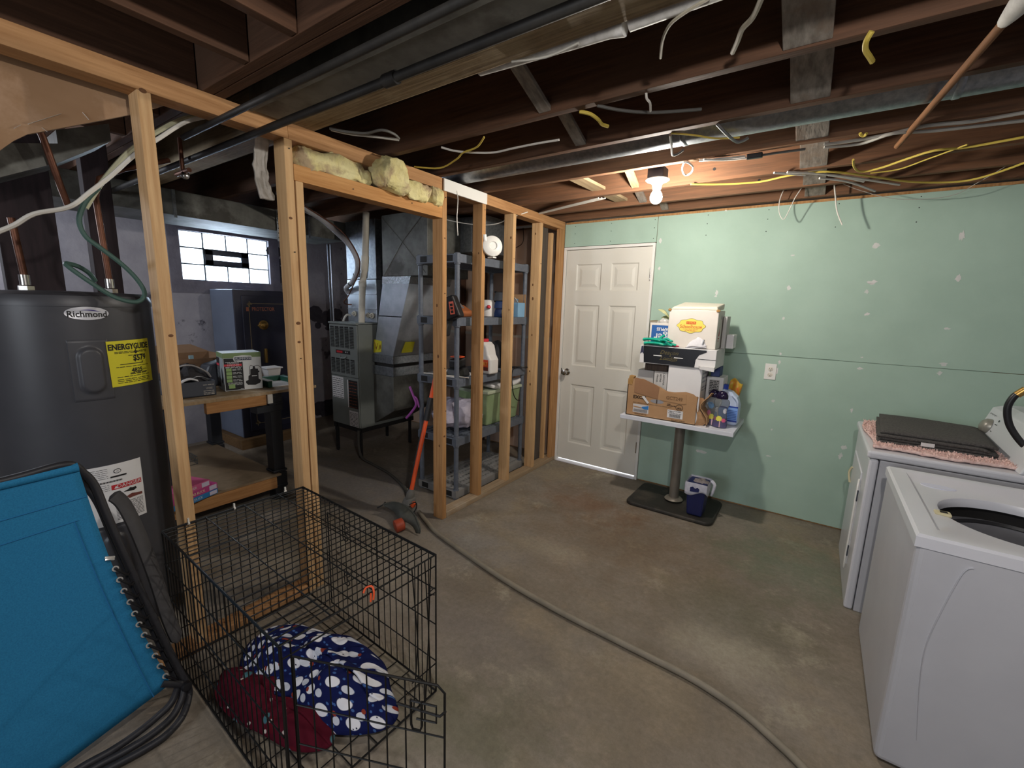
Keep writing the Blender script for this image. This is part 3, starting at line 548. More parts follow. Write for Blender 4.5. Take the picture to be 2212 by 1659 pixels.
for (x, y) in ((-1.28, -2.13), (-1.28, -2.85), (-2.36, -2.13), (-2.36, -2.85)):
    b = MB().box(x-.045, x+.05, y-.065, y+.02, 0, .842)
    for z in (.10, .22, .75, .80): b.box(x-.055, x+.06, y-.075, y+.03, z, z+.018)
    b.box(x-.05, x+.055, y-.16, y+.03, .7, .842).box(x-.05, x+.055, y-.16, y+.03, .09, .21); b.build('leg', mat('bench_leg_plastic', '#23262c', rough=.5), wbh, .004)
bz = .862
def carton(name, label, x0, x1, y0, y1, z0, z1, m, parts=None, cat='box', at=None):
    t = thing(name, label, cat, ((x0+x1)/2, (y0+y1)/2, z0))
    MB().box(x0, x1, y0, y1, z0, z1).build('carton', m, t, .003); return t
# pump box, turned a little
pb = thing('pump_box', 'tall white, green and black pump carton standing on the workbench', 'box', (-1.42, -2.31, bz))
pa = V((-1.392,-2.418,0.866)); pb_ = V((-1.348,-2.178,0.866)); pc_ = V((-1.604,-2.422,0.866))
u = (pb_-pa); u.z = 0; wu = u.length; u.normalize(); v = V((-abs(u.y), u.x, 0)); 
if v.x > 0: v = -v
hP = .275; wv = .19
PB = mat('carton_white', '#d6dadb', rough=.5); PG = mat('carton_green', '#7d9466', rough=.55); PK = mat('carton_black', '#1f2022', rough=.5); PGY = mat('carton_grey', '#a5adb0', rough=.55); PR = mat('carton_red', '#d8404f', rough=.5)
MB().obox(pa+u*wu/2+v*wv/2+V((0, 0, hP/2)), u*wu/2, v*wv/2, V((0, 0, hP/2))).build('carton', PB, pb, .002)
nF = V((u.y, -u.x, 0)); fP = pl(pa, u, (0, 0, 1), .0016) if V(u).cross(V((0, 0, 1))).x > 0 else (lambda x, y: pa+u*x+V((0, 0, y))-V(u).cross(V((0, 0, 1)))*.0016)
sg = 1 if V(u).cross(V((0, 0, 1))).x > 0 else -1
def lay(k): return lambda x, y: pa+u*x+V((0, 0, y))+V(u).cross(V((0, 0, 1)))*sg*(.0008+.0008*k)
def layL(k): return lambda x, y: pa+v*(wv-x)+V((0, 0, y))-u*(.0008+.0008*k)
bars(lay(0), [(0, wu, hP*.87, hP)], PG, pb, 'green_band'); bars(lay(0), [(.004, wu*.5, .005, hP*.86)], PK, pb, 'black_panel')
poly(lay(1), [(wu*.26, hP*.84), (wu*.28, hP*.91), (wu*.5, hP*.93), (wu*.74, hP*.91), (wu*.77, hP*.84), (wu*.74, hP*.78), (wu*.5, hP*.76), (wu*.28, hP*.78)], PB, pb, 'logo_plate'); bars(lay(2), [(wu*.29, wu*.74, hP*.80, hP*.885)], mat('logo_blue', '#3d4558', rough=.6), pb, 'logo_field'); txt('DRUMMOND', .024, lay(3), PB, pb, wu*.515, hP*.843, sx=.85)
bars(lay(1), [(.004, wu*.47, hP*.655, hP*.71)], PR, pb, 'red_band'); txt('SUBMERSIBLE', .014, lay(1), PB, pb, wu*.25, hP*.735, sx=.9); txt('SUMP PUMP', .014, lay(2), PB, pb, wu*.25, hP*.682, sx=1.05)
fine(lay(1), .012, wu*.47, [hP*.76, hP*.635, hP*.615], .003, PB, pb, 'print', 4, 2)
for i in range(4): bars(lay(1), [(wu*.06, wu*.2, hP*(.52-.095*i), hP*(.6-.095*i))], mat('leaf_green', '#8fb06f', rough=.6), pb, 'green_icon'); fine(lay(1), wu*.22, wu*.46, [hP*(.575-.095*i), hP*(.545-.095*i)], .003, PB, pb, 'print', 2, 10+i)
fine(lay(1), .02, wu*.46, [hP*.215, hP*.195, hP*.175, hP*.155], .0022, PB, pb, 'print', 5, 30); bars(lay(1), [(wu*.1, wu*.26, .018, .05)], mat('leaf_green', '#8fb06f'), pb, 'seal_icon'); fine(lay(1), wu*.4, wu*.48, [.012], .003, PB, pb, 'print', 1, 2)
# pump picture printed on the two faces
poly(lay(1), [(wu*.55, .05), (wu*.6, .035), (wu*.8, .03), (wu*.93, .042), (wu*.96, .06), (wu*.93, .07), (wu*.9, .075), (wu*.9, .12), (wu*.935, .125), (wu*.93, .135), (wu*.9, .135), (wu*.9, .15), (wu*.83, .152), (wu*.81, .172), (wu*.77, .172), (wu*.75, .152), (wu*.69, .15), (wu*.68, .11), (wu*.63, .1), (wu*.62, .07), (wu*.55, .065)], PK, pb, 'pump_picture')
MB().tube([lay(1)(wu*.78, .17), lay(1)(wu*.7, .178), lay(1)(wu*.67, .15), lay(1)(wu*.66, .11)], .0016, 5, 4).tube([lay(1)(wu*.78, .17), lay(1)(wu*.9, .175), lay(1)(wu*.99, .155)], .0016, 5, 4).build('pump_picture_cord', PK, pb); bars(lay(2), [(wu*.72, wu*.86, .096, .102)], PB, pb, 'pump_picture_band')
bars(layL(0), [(0, wv, 0, hP*.87)], PGY, pb, 'side_panel'); bars(layL(1), [(0, wv*.45, .02, hP*.86)], PK, pb, 'black_panel'); bars(layL(2), [(0, wv*.42, hP*.64, hP*.7)], PR, pb, 'red_band'); bars(layL(0), [(0, wv, hP*.87, hP)], PG, pb, 'green_band'); fine(layL(2), .01, wv*.42, [hP*(.6-.035*i) for i in range(12)], .003, PGY, pb, 'print', 3, 12)
poly(layL(1), [(wv*.6, .06), (wv*.75, .05), (wv*.88, .06), (wv*.86, .1), (wv*.8, .15), (wv*.72, .17), (wv*.68, .15), (wv*.64, .1)], PK, pb, 'pump_picture')
# dark carton in front, full of papers
qa, qb = V((-1.348,-2.701,0.866)), V((-1.332,-2.499,0.866)); uq = (qb-qa); uq.z = 0; qa = qa-uq*.3; uq = qb-qa; uq.z = 0; wq = uq.length; uq.normalize(); vq = V((-abs(uq.y), uq.x, 0))
dk = thing('dark_carton', 'open dark grey carton of papers on the workbench corner behind the first stud', 'box', (qa.x, qa.y, bz))
DKM = mat('dark_carton_board', '#4b4f58', '#41454e', .7, 0, 6); hq = .10
b = MB().obox(qa+uq*wq/2+vq*.11+V((0, 0, .003)), uq*wq/2, vq*.11, V((0, 0, .003)))
for (c, a, d) in ((qa+uq*wq/2+vq*.002, uq*wq/2, vq*.002), (qa+uq*wq/2+vq*.218, uq*wq/2, vq*.002), (qa+vq*.11+uq*.002, vq*.11, uq*.002), (qa+uq*(wq-.002)+vq*.11, vq*.11, uq*.002)): b.obox(c+V((0, 0, hq/2)), a, d, V((0, 0, hq/2)))
b.build('carton', DKM, dk)
lq = lambda x, y: qa+uq*x+V((0, 0, y))+V(uq).cross(V((0, 0, 1)))*.0015*(1 if V(uq).cross(V((0, 0, 1))).x > 0 else -1)
txt('WIRE', .02, lq, GREYC, dk, wq-.04, .05, sx=.8); fine(lq, wq-.075, wq-.012, [.075, .033, .02, .01], .005, GREYC, dk, 'print', 3, 6)
for i in range(2):
    a = qa+uq*(.06+wq*.42*i)+vq*(.05+.06*i)
    tag(MB().grid(lambda x, y, a=a, i=i: a+uq*(.12*x)+vq*(.08*y)+V((0, 0, .075+.035*math.sin(2.6*x+i)+.012*math.sin(5*y+i))), 6, 4).build('paper_sheet', PAPERW, at=a, solid=.001), ['curled white paper sheet in the dark open carton, half hidden by the first stud', 'curled white paper sheet in the dark open carton, nearest the pump carton'][i], 'paper', 'papers in the dark carton')
# other bench clutter
cb = thing('cardboard_box', 'open brown cardboard box at the back of the workbench, below the window', 'box', (-2.1, -2.55, bz))
b = MB()
x0, x1, y0, y1, h = -2.35, -1.85, -2.72, -2.14, .20
b.box(x0, x1, y0, y1, bz, bz+.006).box(x0, x0+.006, y0, y1, bz, bz+h).box(x1-.006, x1, y0, y1, bz, bz+h).box(x0, x1, y0, y0+.006, bz, bz+h).box(x0, x1, y1-.006, y1, bz, bz+h); b.build('carton', mat('old_cardboard', '#876a50', '#785d46', .9, 0, 4), cb)
b = MB().hexa([(x0, y0, bz+h), (x0+.005, y0, bz+h), (x0+.005, y1, bz+h), (x0, y1, bz+h), (x0-.1, y0, bz+h+.06), (x0-.095, y0, bz+h+.06), (x0-.095, y1-.1, bz+h+.06), (x0-.1, y1-.1, bz+h+.06)]); b.build('flap', mat('old_cardboard', '#876a50'), cb)
bg = thing('tool_bag', 'dark grey soft tool bag with a pale looped handle on the workbench', 'bag', (-1.62, -2.62, bz))
def blob(c, r, sx, sy, sz, seed, amp=.25, f=2.2, n=20, flatb=True):
    c = V(c)
    def g(u, v):
        th, ph = 2*math.pi*u, math.pi*(v-.5); d = V((math.cos(th)*math.cos(ph), math.sin(th)*math.cos(ph), math.sin(ph)))
        k = 1+amp*mn.noise(d*f+V((seed*7.1, seed*3.3, seed))); p = V((d.x*sx, d.y*sy, d.z*sz))*r*k
        if flatb and p.z < -sz*r*.55: p.z = -sz*r*.55
        return c+p
    return MB().grid(g, n, n//2+2)
blob((-1.60, -2.60, bz+.075), .13, 1.1, 1.1, .95, 3, .4, 3).build('bag_body', mat('dark_bag_cloth', '#2c2a2c', '#3a3739', .85, 0, 30, bump=.4), bg)
MB().tube([(-1.55, -2.72, bz+.12), (-1.5, -2.66, bz+.19), (-1.48, -2.58, bz+.20), (-1.47, -2.50, bz+.15), (-1.49, -2.47, bz+.11)], .011, 8, 5, flat=.5).build('handle', mat('pale_strap', '#b9b3b0', rough=.7), bg)
hh = thing('tool_case', 'grey hard plastic case leaning behind the pump carton', 'case', (-1.75, -2.37, bz))
MB().hexa([(-1.85, -2.46, bz), (-1.68, -2.46, bz), (-1.68, -2.24, bz), (-1.85, -2.24, bz), (-1.85, -2.40, bz+.16), (-1.72, -2.38, bz+.16), (-1.72, -2.24, bz+.2), (-1.85, -2.24, bz+.2)]).build('case_shell', DARK, hh, .02)
tag(MB().box(-1.93, -1.92, -2.44, -2.41, bz+.02, bz+.22).build('blue_card', mat('pale_blue_card', '#9fc3cf', rough=.6), at=(-1.92, -2.43, bz)), 'pale blue card standing upright against the cardboard box', 'card')
wt = thing('white_tub', 'small white plastic tub with rim on the workbench before the safe', 'tub', (-1.69,-1.95,0.941))
c = V((-1.75,-1.91,0.97)); cz = bz
b = MB()
for (w, z) in ((0, 0),): b.hexa([(c.x-.05, c.y-.045, cz), (c.x+.05, c.y-.045, cz), (c.x+.05, c.y+.045, cz), (c.x-.05, c.y+.045, cz), (c.x-.06, c.y-.055, cz+.09), (c.x+.06, c.y-.055, cz+.09), (c.x+.06, c.y+.055, cz+.09), (c.x-.06, c.y+.055, cz+.09)])
b.build('tub_body', PAPERW, wt, .004); MB().box(c.x-.07, c.x+.07, c.y-.068, c.y+.068, cz+.088, cz+.1).build('rim', PAPERW, wt, .004)
gc = thing('green_case', 'dark green metal tray case with white edges, open on the workbench', 'case', (-1.45,-2.014,0.86))
GRC = mat('green_case_paint', '#1f5242', rough=.45); a = V((-1.558,-2.076,0.87)); b_ = V((-1.318,-2.046,0.87))
MB().box(-1.62, -1.58, -2.12, -1.88, bz, bz+.045).box(-1.62, -1.34, -2.14, -2.11, bz, bz+.05).build('case_wall', GRC, gc, .002); MB().box(-1.62, -1.34, -1.93, -1.89, bz, bz+.045).build('case_wall', GRC, gc, .002); MB().box(-1.6, -1.34, -2.11, -1.93, bz+.001, bz+.006).build('case_floor', PAPERW, gc); MB().box(-1.62, -1.34, -2.145, -2.105, bz+.05, bz+.055).build('case_rim', PAPERW, gc)
# things on the lower shelf
z = .216
ga, gb = V((-1.109,-2.806,0.22)), V((-1.174,-2.616,0.22)); du = (gb-ga); du.z = 0; du.normalize(); dv = V((-abs(du.y), du.x, 0)); ga = ga-du*.12
for i, (nm, lb, c1, h, w, t1) in enumerate((('game_box', 'flat blue printed box, lowest of the three under the workbench', '#2d78b0', .035, .335, 'DUCK'), ('game_box', 'flat magenta printed box in the middle of the stack of three', '#b3407f', .04, .335, 'LAB BUCK'), ('game_box', 'flat pink printed box on top of the stack of three', '#c45a86', .04, .285, 'PANTHER'))):
    t = thing(nm, lb, 'box', (ga.x, ga.y, z), 'printed boxes under the workbench')
    MB().obox(ga+du*w/2+dv*.13+V((0, 0, z-ga.z+h/2)), du*w/2, dv*.13, V((0, 0, h/2))).build('carton', mat('game_'+c1[1:], c1, rough=.5), t, .002)
    nrm = V((du.y, -du.x, 0)); nrm = nrm if nrm.x > 0 else -nrm
    lf = (lambda x, y, z=z, nrm=nrm: ga+du*x+V((0, 0, z-ga.z+y))+nrm*.0015)
    txt(t1, .024, lf, mat('cream_ink', '#e9dfb0', rough=.6) if i == 1 else PAPERW, t, w-.14, h*.5, sx=.9); patch(lf, w-.06, w-.008, .005, h-.005, mat('pale_lilac', '#c9c3d6', rough=.6), t, 'barcode_label'); z += h+.0005
sk = thing('wire_basket', 'small grey wire basket lying on the lower shelf of the workbench', 'basket', (-2.035,-2.5,0.22))
c = V((-1.989,-2.532,0.22)); b = MB()
for i in range(9): b.tube([(c.x-.12+.03*i, c.y-.1, .225), (c.x-.12+.03*i, c.y-.1, .285), (c.x-.12+.03*i, c.y+.06, .285), (c.x-.12+.03*i, c.y+.06, .225)], .0025, 5)
for zz in (.225, .255, .285): b.tube([(c.x-.12, c.y-.1, zz), (c.x+.12, c.y-.1, zz), (c.x+.12, c.y+.06, zz), (c.x-.12, c.y+.06, zz)], .003, 5, 0, True)
b.build('wire_grid', mat('dull_wire', '#6b6c6c', rough=.4, metal=.7), sk)

# furnace on its black stand
fu = thing('furnace', 'grey gas furnace with louvred front panel standing on a black steel stand', 'furnace', (-1.72, -.88, 0))
FUR = mat('furnace_enamel', '#7c817e', '#737874', .45, .1, 3); BSTEEL = mat('black_angle_steel', '#1d1c1d', rough=.6)
fx0, fx1, fy0, fy1, fz0, fz1 = -1.945, -1.5, -1.22, -.53, .305, 1.325
MB().box(fx0, fx1, fy0+.012, fy1, fz0, fz1).build('cabinet', FUR, fu, .004)
MB().box(fx0, fx1, fy0-.012, fy1, fz1-.012, fz1+.006).build('top_flange', FUR, fu, .003)
def louvre(z0, z1, rows):
    b = MB()
    for c in range(5):
        a = fx0+.018+c*.078
        for r in range(rows):
            z = z0+(z1-z0)*r/rows; b.hexa([(a, fy0-.004, z), (a+.062, fy0-.004, z), (a+.062, fy0+.01, z), (a, fy0+.01, z), (a, fy0-.012, z+.003), (a+.062, fy0-.012, z+.003), (a+.062, fy0+.01, z+.012), (a, fy0+.01, z+.012)])
    return b
up = MB().box(fx0+.003, fx1-.006, fy0-.002, fy0+.012, .805, fz1-.018).build('upper_door', FUR, fu, .003)
bars(pl((fx0, fy0-.002, 0), (1, 0, 0), (0, 0, 1), .0008), [(.018+c*.078, .08+c*.078, a, b_) for c in range(5) for a, b_ in ((1.085, 1.29), (.835, .978))], INK, up, 'louvre_gap_shade')  # black backing strips paint in the shade between the slats
q = louvre(1.09, 1.28, 13).build('louvres', FUR, up); q['kind'] = 'stuff'; q = louvre(.84, .97, 9).build('louvres', FUR, up); q['kind'] = 'stuff'
fF = pl((fx0, fy0-.002, 0), (1, 0, 0), (0, 0, 1), .0015); fF2 = pl((fx0, fy0-.002, 0), (1, 0, 0), (0, 0, 1), .003)
patch(fF, .10, .33, 1.025, 1.06, INK, up, 'nameplate'); bars(fF2, [(.115, .21, 1.033, 1.053)], REDINK, up, 'nameplate_mark'); txt('80 90', .02, fF2, PAPERW, up, .275, 1.043)
MB().tube([(fx0+.17, fy0-.004, 1.0), (fx0+.19, fy0-.014, .985), (fx0+.25, fy0-.014, .985), (fx0+.27, fy0-.004, 1.0)], .008, 8, 3).build('door_pull', FUR, up)
lo = MB().box(fx0+.003, fx1-.006, fy0-.002, fy0+.012, .31, .798).build('lower_door', FUR, fu, .003)
for (x0, x1, z0, z1, m, n) in ((.02, .205, .575, .79, PAPERW, 9), (.285, .425, .50, .775, INK, 8), (.285, .425, .315, .47, PAPERW, 9)):
    patch(fF, x0, x1, z0, z1, m, lo, 'paper_label' if m != INK else 'black_label')
    fine(fF2, x0+.008, x1-.008, [z1-.02-(z1-z0-.03)*i/n for i in range(n+1)], .005, INK if m != INK else mat('rust_ink', '#8a4a32', rough=.8), lo, 'print', 3, n)
bars(fF2, [(.27, .285, .50, .775)], PAPERW, lo, 'label_edge')
for (x, y) in ((fx0+.03, fy0+.02), (fx1-.03, fy0+.02), (fx0+.03, fy1-.03), (fx1-.03, fy1-.03)): MB().box(x-.02, x+.02, y-.004, y+.004, 0, fz0-.0).box(x-.02, x-.014, y, y+.035, 0, fz0).build('stand_leg', BSTEEL, fu)
b = MB()
for y in (fy0+.02, fy1-.03): b.box(fx0, fx1, y-.004, y+.03, fz0-.045, fz0-.002)
b.box(fx0+.01, fx0+.04, fy0, fy1, fz0-.045, fz0-.002).box(fx1-.04, fx1-.01, fy0, fy1, fz0-.045, fz0-.002).build('stand_frame', BSTEEL, fu)
# evaporator coil case and supply plenum
cc = thing('coil_cabinet', 'shiny bare metal coil case sitting on top of the furnace', 'cabinet', (-1.73, -.75, 1.332))
BRIGHT = mat('bright_sheet_metal', '#b9bfc6', '#a6adb5', .33, .75, 12)
cx0, cx1, cy0 = -1.965, -1.505, -.985
MB().box(cx0, cx1, cy0, -.53, 1.333, 1.748).build('case_body', BRIGHT, cc, .004)
MB().box(cx0-.001, cx1+.001, cy0-.006, cy0, 1.60, 1.607).box(cx0-.001, cx1+.001, cy0-.006, cy0, 1.455, 1.462).build('panel_seam', GALV, cc)
for (x, z) in ((cx0+.12, 1.41), (cx1-.12, 1.40), (cx1-.06, 1.40)): MB().lathe((x, cy0-.004, z), [(.028, 0), (.028, .012), (.018, .014), (.016, .03), (.008, .03), (.008, .004), (0, .004)], 16, (0, -1, 0)).build('drain_port', PVC, cc)
sp = thing('supply_plenum', 'dull sheet metal plenum rising from the coil case to the trunk duct', 'duct', (-1.73, -.75, 1.75))
MB().box(cx0, cx1, cy0+.004, -.53, 1.752, 2.31).build('plenum_body', GALV, sp, .003)
MB().box(cx0+.14, cx0+.24, cy0+.001, cy0+.0035, 1.77, 1.93).box(cx1-.15, cx1-.135, cy0+.001, cy0+.0035, 1.76, 2.0).build('dark_opening', INK, sp)
MB().grid(lambda u, v: V((-2.02+.10*u+.02*math.sin(math.pi*u), cy0+.03+.4*v, 2.13-.30*(u**.6))), 10, 1).build('elbow', GALV, sp, solid=.003)
# return air duct
ra = thing('return_duct', 'tall tapered return air duct beside the furnace with yellow tags and foil tape', 'duct', (-1.35, -.8, .35))
RY0, RY1 = -1.05, -.52
def rq(b, p): return b.prism([(x, RY0, z) for x, z in p], (0, RY1-RY0, 0))
rq(MB(), [(-1.498, .335), (-1.205, .50), (-1.205, .885), (-1.498, .885)]).build('boot', GALVD, ra, .004)
MB().box(-1.495, -1.197, RY0-.008, RY1, .835, .925).build('collar', GALV, ra, .004); MB().box(-1.49, -1.21, RY0+.012, RY1, .925, .955).build('dark_joint', INK, ra); MB().box(-1.495, -1.197, RY0-.008, RY1, .955, 1.03).build('collar', GALV, ra, .004)
rq(MB(), [(-1.488, 1.03), (-1.202, 1.03), (-.955, 1.745), (-1.32, 1.745)]).build('tapered_body', BRIGHT, ra, .004)
rq(MB(), [(-1.405, 1.40), (-1.075, 1.40), (-1.072, 1.408), (-1.402, 1.408)]).build('cross_seam', GALV, ra); 
b = MB().prism([(-1.33, RY0-.006, 1.70), (-.965, RY0-.006, 1.70), (-.945, RY0-.006, 1.765), (-1.325, RY0-.006, 1.765)], (0, RY1-RY0, 0)).build('foil_tape', mat('crinkled_foil', '#b5b8bc', '#8f9398', .25, .95, 60, bump=1.0), ra)
fR = pl((0, RY0, 0), (1, 0, 0), (0, 0, 1), .002)
poly(fR, [(-1.485, 1.045), (-1.37, 1.06), (-1.36, 1.165), (-1.475, 1.175)], YELLAB, ra, 'yellow_tag')
MB().tube([(-1.46, RY0-.004, 1.15), (-1.44, RY0-.004, 1.08), (-1.42, RY0-.004, 1.14)], .003, 5).tube([(-1.40, RY0-.004, 1.08), (-1.38, RY0-.004, 1.13), (-1.375, RY0-.004, 1.09)], .003, 5).build('pen_marks', mat('rust_ink', '#8a4a32'), ra)
for (y0, y1) in ((-.97, -.83),): MB().add([(-1.183+(.0)+.002, y0, 1.06), (-1.18, y1, 1.06), (-1.143, y1, 1.165), (-1.143, y0+.02, 1.165)], [(0, 1, 2, 3)]).build('yellow_tag', YELLAB, ra, fix=False)
rp = thing('return_plenum', 'dark dusty sheet metal return plenum under the joists above the tapered duct', 'duct', (-1, -.8, 1.77))
MB().box(-1.325, -.74, RY0, RY1, 1.768, 2.306).build('plenum_body', GALVD, rp, .004)
MB().tube([(-1.32, RY0-.002, 2.29), (-1.05, RY0-.002, 2.06), (-.76, RY0-.002, 1.79)], .0018, 5).tube([(-.76, RY0-.002, 2.29), (-1.05, RY0-.002, 2.06), (-1.3, RY0-.002, 1.78)], .004, 5).build('cross_break', GALVD, rp)
MB().box(-.739, -.60, -.64, -.2, 2.0, 2.306).build('branch_duct', GALV, rp, .003); MB().box(-.598, -.44, -.64, -.2, 1.99, 2.306).build('branch_duct', GALV, rp, .003)
# pvc flue, refrigerant line
fp = thing('flue_pipe', 'off-white plastic vent pipe with a coupling rising from the furnace top', 'pipe', (-1.6, -1.1, 1.33))
pts = [(-1.633,-1.07,1.329), (-1.613,-1.06,1.706), (-1.579,-1.06,1.823), (-1.56,-1.06,1.929), (-1.526,-1.06,2.352)]
MB().tube(pts, .031, 16).build('pipe', PVC, fp)
a, b_ = V(pts[2]), V(pts[3]); MB().cyl(a, b_+V((0, 0, .03)), .037, n=18).build('coupling', PVC, fp); MB().cyl(V(pts[1])-V((0, 0, .03)), V(pts[1])+V((0, 0, .02)), .036, n=18).build('coupling', PVC, fp)
rl = thing('refrigerant_line', 'fat grey insulated refrigerant line curving down to the coil case', 'pipe', (-1.958,-1,1.674))
MB().tube([(-1.484,-1.9,2.342), (-1.517,-1.7,2.275), (-1.582,-1.5,2.232), (-1.58,-1.35,2.14), (-1.527,-1.25,2.031), (-1.495,-1.2,1.913), (-1.562,-1.15,1.815), (-1.708,-1.1,1.722), (-1.916,-1.03,1.664), (-1.945,-0.99,1.619)], .024, 10, 6).build('insulated_pipe', mat('line_insulation', '#aba9aa', '#98969a', .6, 0, 20), rl)
MB().tube([(-1.429,-1.75,2.281), (-1.438,-1.4,2.134), (-1.416,-1.26,1.964), (-1.457,-1.2,1.85), (-1.595,-1.15,1.731), (-1.819,-1.08,1.58), (-1.92,-1.06,1.525), (-1.932,-1.02,1.502), (-1.89,-0.99,1.499)], .006, 6, 6).build('copper_tube', COPPER, rl)
for p in ((-1.76,-1.09,1.692), (-1.62,-1.13,1.775), (-1.537,-1.6,2.277)): MB().lathe(p, [(.0245, -.004), (.0275, -.004), (.0275, .004), (.0245, .004)], 14, (.5, .2, .7), cap=False).build('cable_tie', INK, rl)
dl = thing('drain_tube', 'short white corrugated drain tube bending from the coil case to the furnace', 'tube', (-1.931,-1.05,1.325))
MB().tube([(-1.878,-1.02,1.387), (-1.874,-1.06,1.397), (-1.893,-1.08,1.364), (-1.919,-1.08,1.316)], .011, 8, 5).build('tube', WHITEC, dl)
pipe('conduit_pipe', 'thin upright pipe against the masonry wall left of the furnace', [V((-2.6,-0.772,2.156)), V((-2.6,-0.767,1.308)), V((-2.6,-0.767,1.308))*1-V((0, 0, V((-2.6,-0.767,1.308)).z))], .012, mat('dull_pipe', '#55565c', rough=.35, metal=.7)); pipe('conduit_pipe', 'second thin upright pipe close beside its twin left of the furnace', [V((-2.55,-0.77,2.153)), V((-2.55,-0.77,1.31)), V((-2.55,-0.77,1.31))-V((0, 0, V((-2.55,-0.77,1.31)).z))], .01, mat('pale_pipe', '#8d8e95', rough=.35, metal=.6))
cable('furnace_drain_hose', 'grey drain hose curling from the furnace stand across the floor behind the trimmer', [(-1.51, -1.235, .29), (-1.505, -1.24, .12), (-1.44, -1.25, .03), (-1.25, -1.27, .0145), (-.94, -1.33, .0145), (-.6, -1.46, .0145), (-.36, -1.62, .0145)], .012, mat('hose_dark', '#4d4a44', rough=.7), cat='hose')
# ================================================================ plastic shelving and what it carries
sh = thing('shelving_unit', 'tall slate grey plastic shelving unit with five slotted shelves behind the open studs', 'shelf', (-.345, -.87, 0))
px0, px1, py0, py1 = -.55, -.145, -1.335, -.405
LZ = [.074, .505, .972, .1435*10, 1.892]
for lv, z in enumerate(LZ):
    b = MB(); h = .062
    b.box(px0-.01, px1+.01, py0-.012, py0+.03, z-h, z).box(px0-.01, px1+.01, py1-.03, py1+.012, z-h, z).box(px0-.012, px0+.03, py0, py1, z-h, z).box(px1-.03, px1+.012, py0, py1, z-h, z)
    for i in range(5):
        a = px0+.03+(px1-px0-.06)*i/5; b.box(a+.012, a+.050, py0+.03, py1-.03, z-.03, z)
    for j in range(24):
        y = py0+.04+(py1-py0-.08)*j/23; b.box(px0+.03, px1-.03, y-.005, y+.005, z-.055, z-.004)
    s = b.build('shelf_board', SHELF if lv else mat('dusty_shelf_plastic', '#8f8d8a', '#7d7c7a', .7, 0, 6), sh, .003)
    bars(pl((0, py0-.012, 0), (1, 0, 0), (0, 0, 1), .0012), [(px0+.035, px0+.105, z-.052, z-.008), (px1-.105, px1-.035, z-.052, z-.008)], INK, s, 'socket_opening')
for x in (px0+.012, px1-.012):
    for y in (py0+.012, py1-.012):
        b = MB().cyl((x, y, 0), (x, y, LZ[-1]), .0185, n=16)
        for z in LZ: b.lathe((x, y, z-.075), [(.0185, 0), (.024, .004), (.024, .08), (.0185, .084)], 16)
        b.build('post', SHELF, sh)
z1, z2, z3, z4 = LZ[1]+.001, LZ[2]+.001, LZ[3]+.001, LZ[4]+.001
WB = mat('cushion_bag', '#b9b3c2', '#a9a3b4', .55, 0, 25, bump=.5)
tag(blob((-.345, -1.10, z1+.12), .20, .98, 1.12, .68, 5, .2, 3, 40).build('plastic_bag', WB, at=(-.36, -1.13, z1)), 'bulging white quilted plastic bag on the second lowest shelf', 'bag')
tb = thing('storage_tote', 'translucent green storage tote with a white lid under the middle shelf', 'tote', (-.34, -.66, z1))
b = MB().hexa([(-.5, -.9, z1), (-.19, -.9, z1), (-.19, -.45, z1), (-.5, -.45, z1), (-.52, -.93, z1+.29), (-.16, -.93, z1+.29), (-.16, -.43, z1+.29), (-.52, -.43, z1+.29)])
b.build('tote_body', mat('green_translucent_plastic', '#93a67c', '#84996f', .3, 0, 6), tb, .012); MB().box(-.535, -.147, -.945, -.42, z1+.285, z1+.312).build('tote_lid', mat('tote_lid_plastic', '#b3bda4', rough=.4), tb, .006)
for i, (y, l) in enumerate(((-.86, 'folded white paper spilling over the green tote, beside the middle stud'), (-.56, 'folded white paper spilling over the green tote at its far end'))):
    tag(MB().grid(lambda u, v, y=y: V((-.34+.18*u, y+.17*v, z1+.316+.03*math.sin(3*u+1)*math.sin(3*v+i)+.03)), 8, 6).build('paper_bundle', PAPERW, at=(-.25, y, z1+.31), solid=.03), l, 'paper')
# middle shelf
ch = thing('battery_charger', 'black charger with an orange and black battery pack on the middle shelf', 'charger', (-.25, -1.2, z2))
MB().hexa([(-.34, -1.27, z2), (-.18, -1.27, z2), (-.18, -1.13, z2), (-.34, -1.13, z2), (-.32, -1.25, z2+.06), (-.2, -1.25, z2+.06), (-.2, -1.14, z2+.075), (-.32, -1.14, z2+.075)]).build('charger_base', BLACK, ch, .012)
MB().hexa([(-.31, -1.25, z2+.06), (-.21, -1.25, z2+.06), (-.21, -1.15, z2+.08), (-.31, -1.15, z2+.08), (-.31, -1.25, z2+.13), (-.21, -1.25, z2+.13), (-.21, -1.15, z2+.15), (-.31, -1.15, z2+.15)]).build('battery', BLACK, ch, .014); MB().box(-.305, -.215, -1.24, -1.16, z2+.145, z2+.157).build('battery_top', ORANGE, ch, .006)
jg = thing('ice_melt_jug', 'white plastic ice melt jug with red cap and orange label on the middle shelf', 'jug', (-.18, -.98, z2))
jx, jy = -.15, -.93
JUG = mat('jug_plastic', '#d9d6d3', rough=.4)
MB().prism([(jx-.1, jy-.06, z2), (jx+.055, jy-.06, z2), (jx+.055, jy-.06, z2+.12), (jx+.03, jy-.06, z2+.16), (jx+.012, jy-.06, z2+.235), (jx-.02, jy-.06, z2+.26), (jx-.075, jy-.06, z2+.265), (jx-.1, jy-.06, z2+.24)], (0, .12, 0)).build('jug_body', JUG, jg, .018, seg=3)
MB().cyl((jx-.05, jy, z2+.262), (jx-.05, jy, z2+.285), .032, n=18).build('cap', mat('red_cap', '#c8323f', rough=.4), jg)
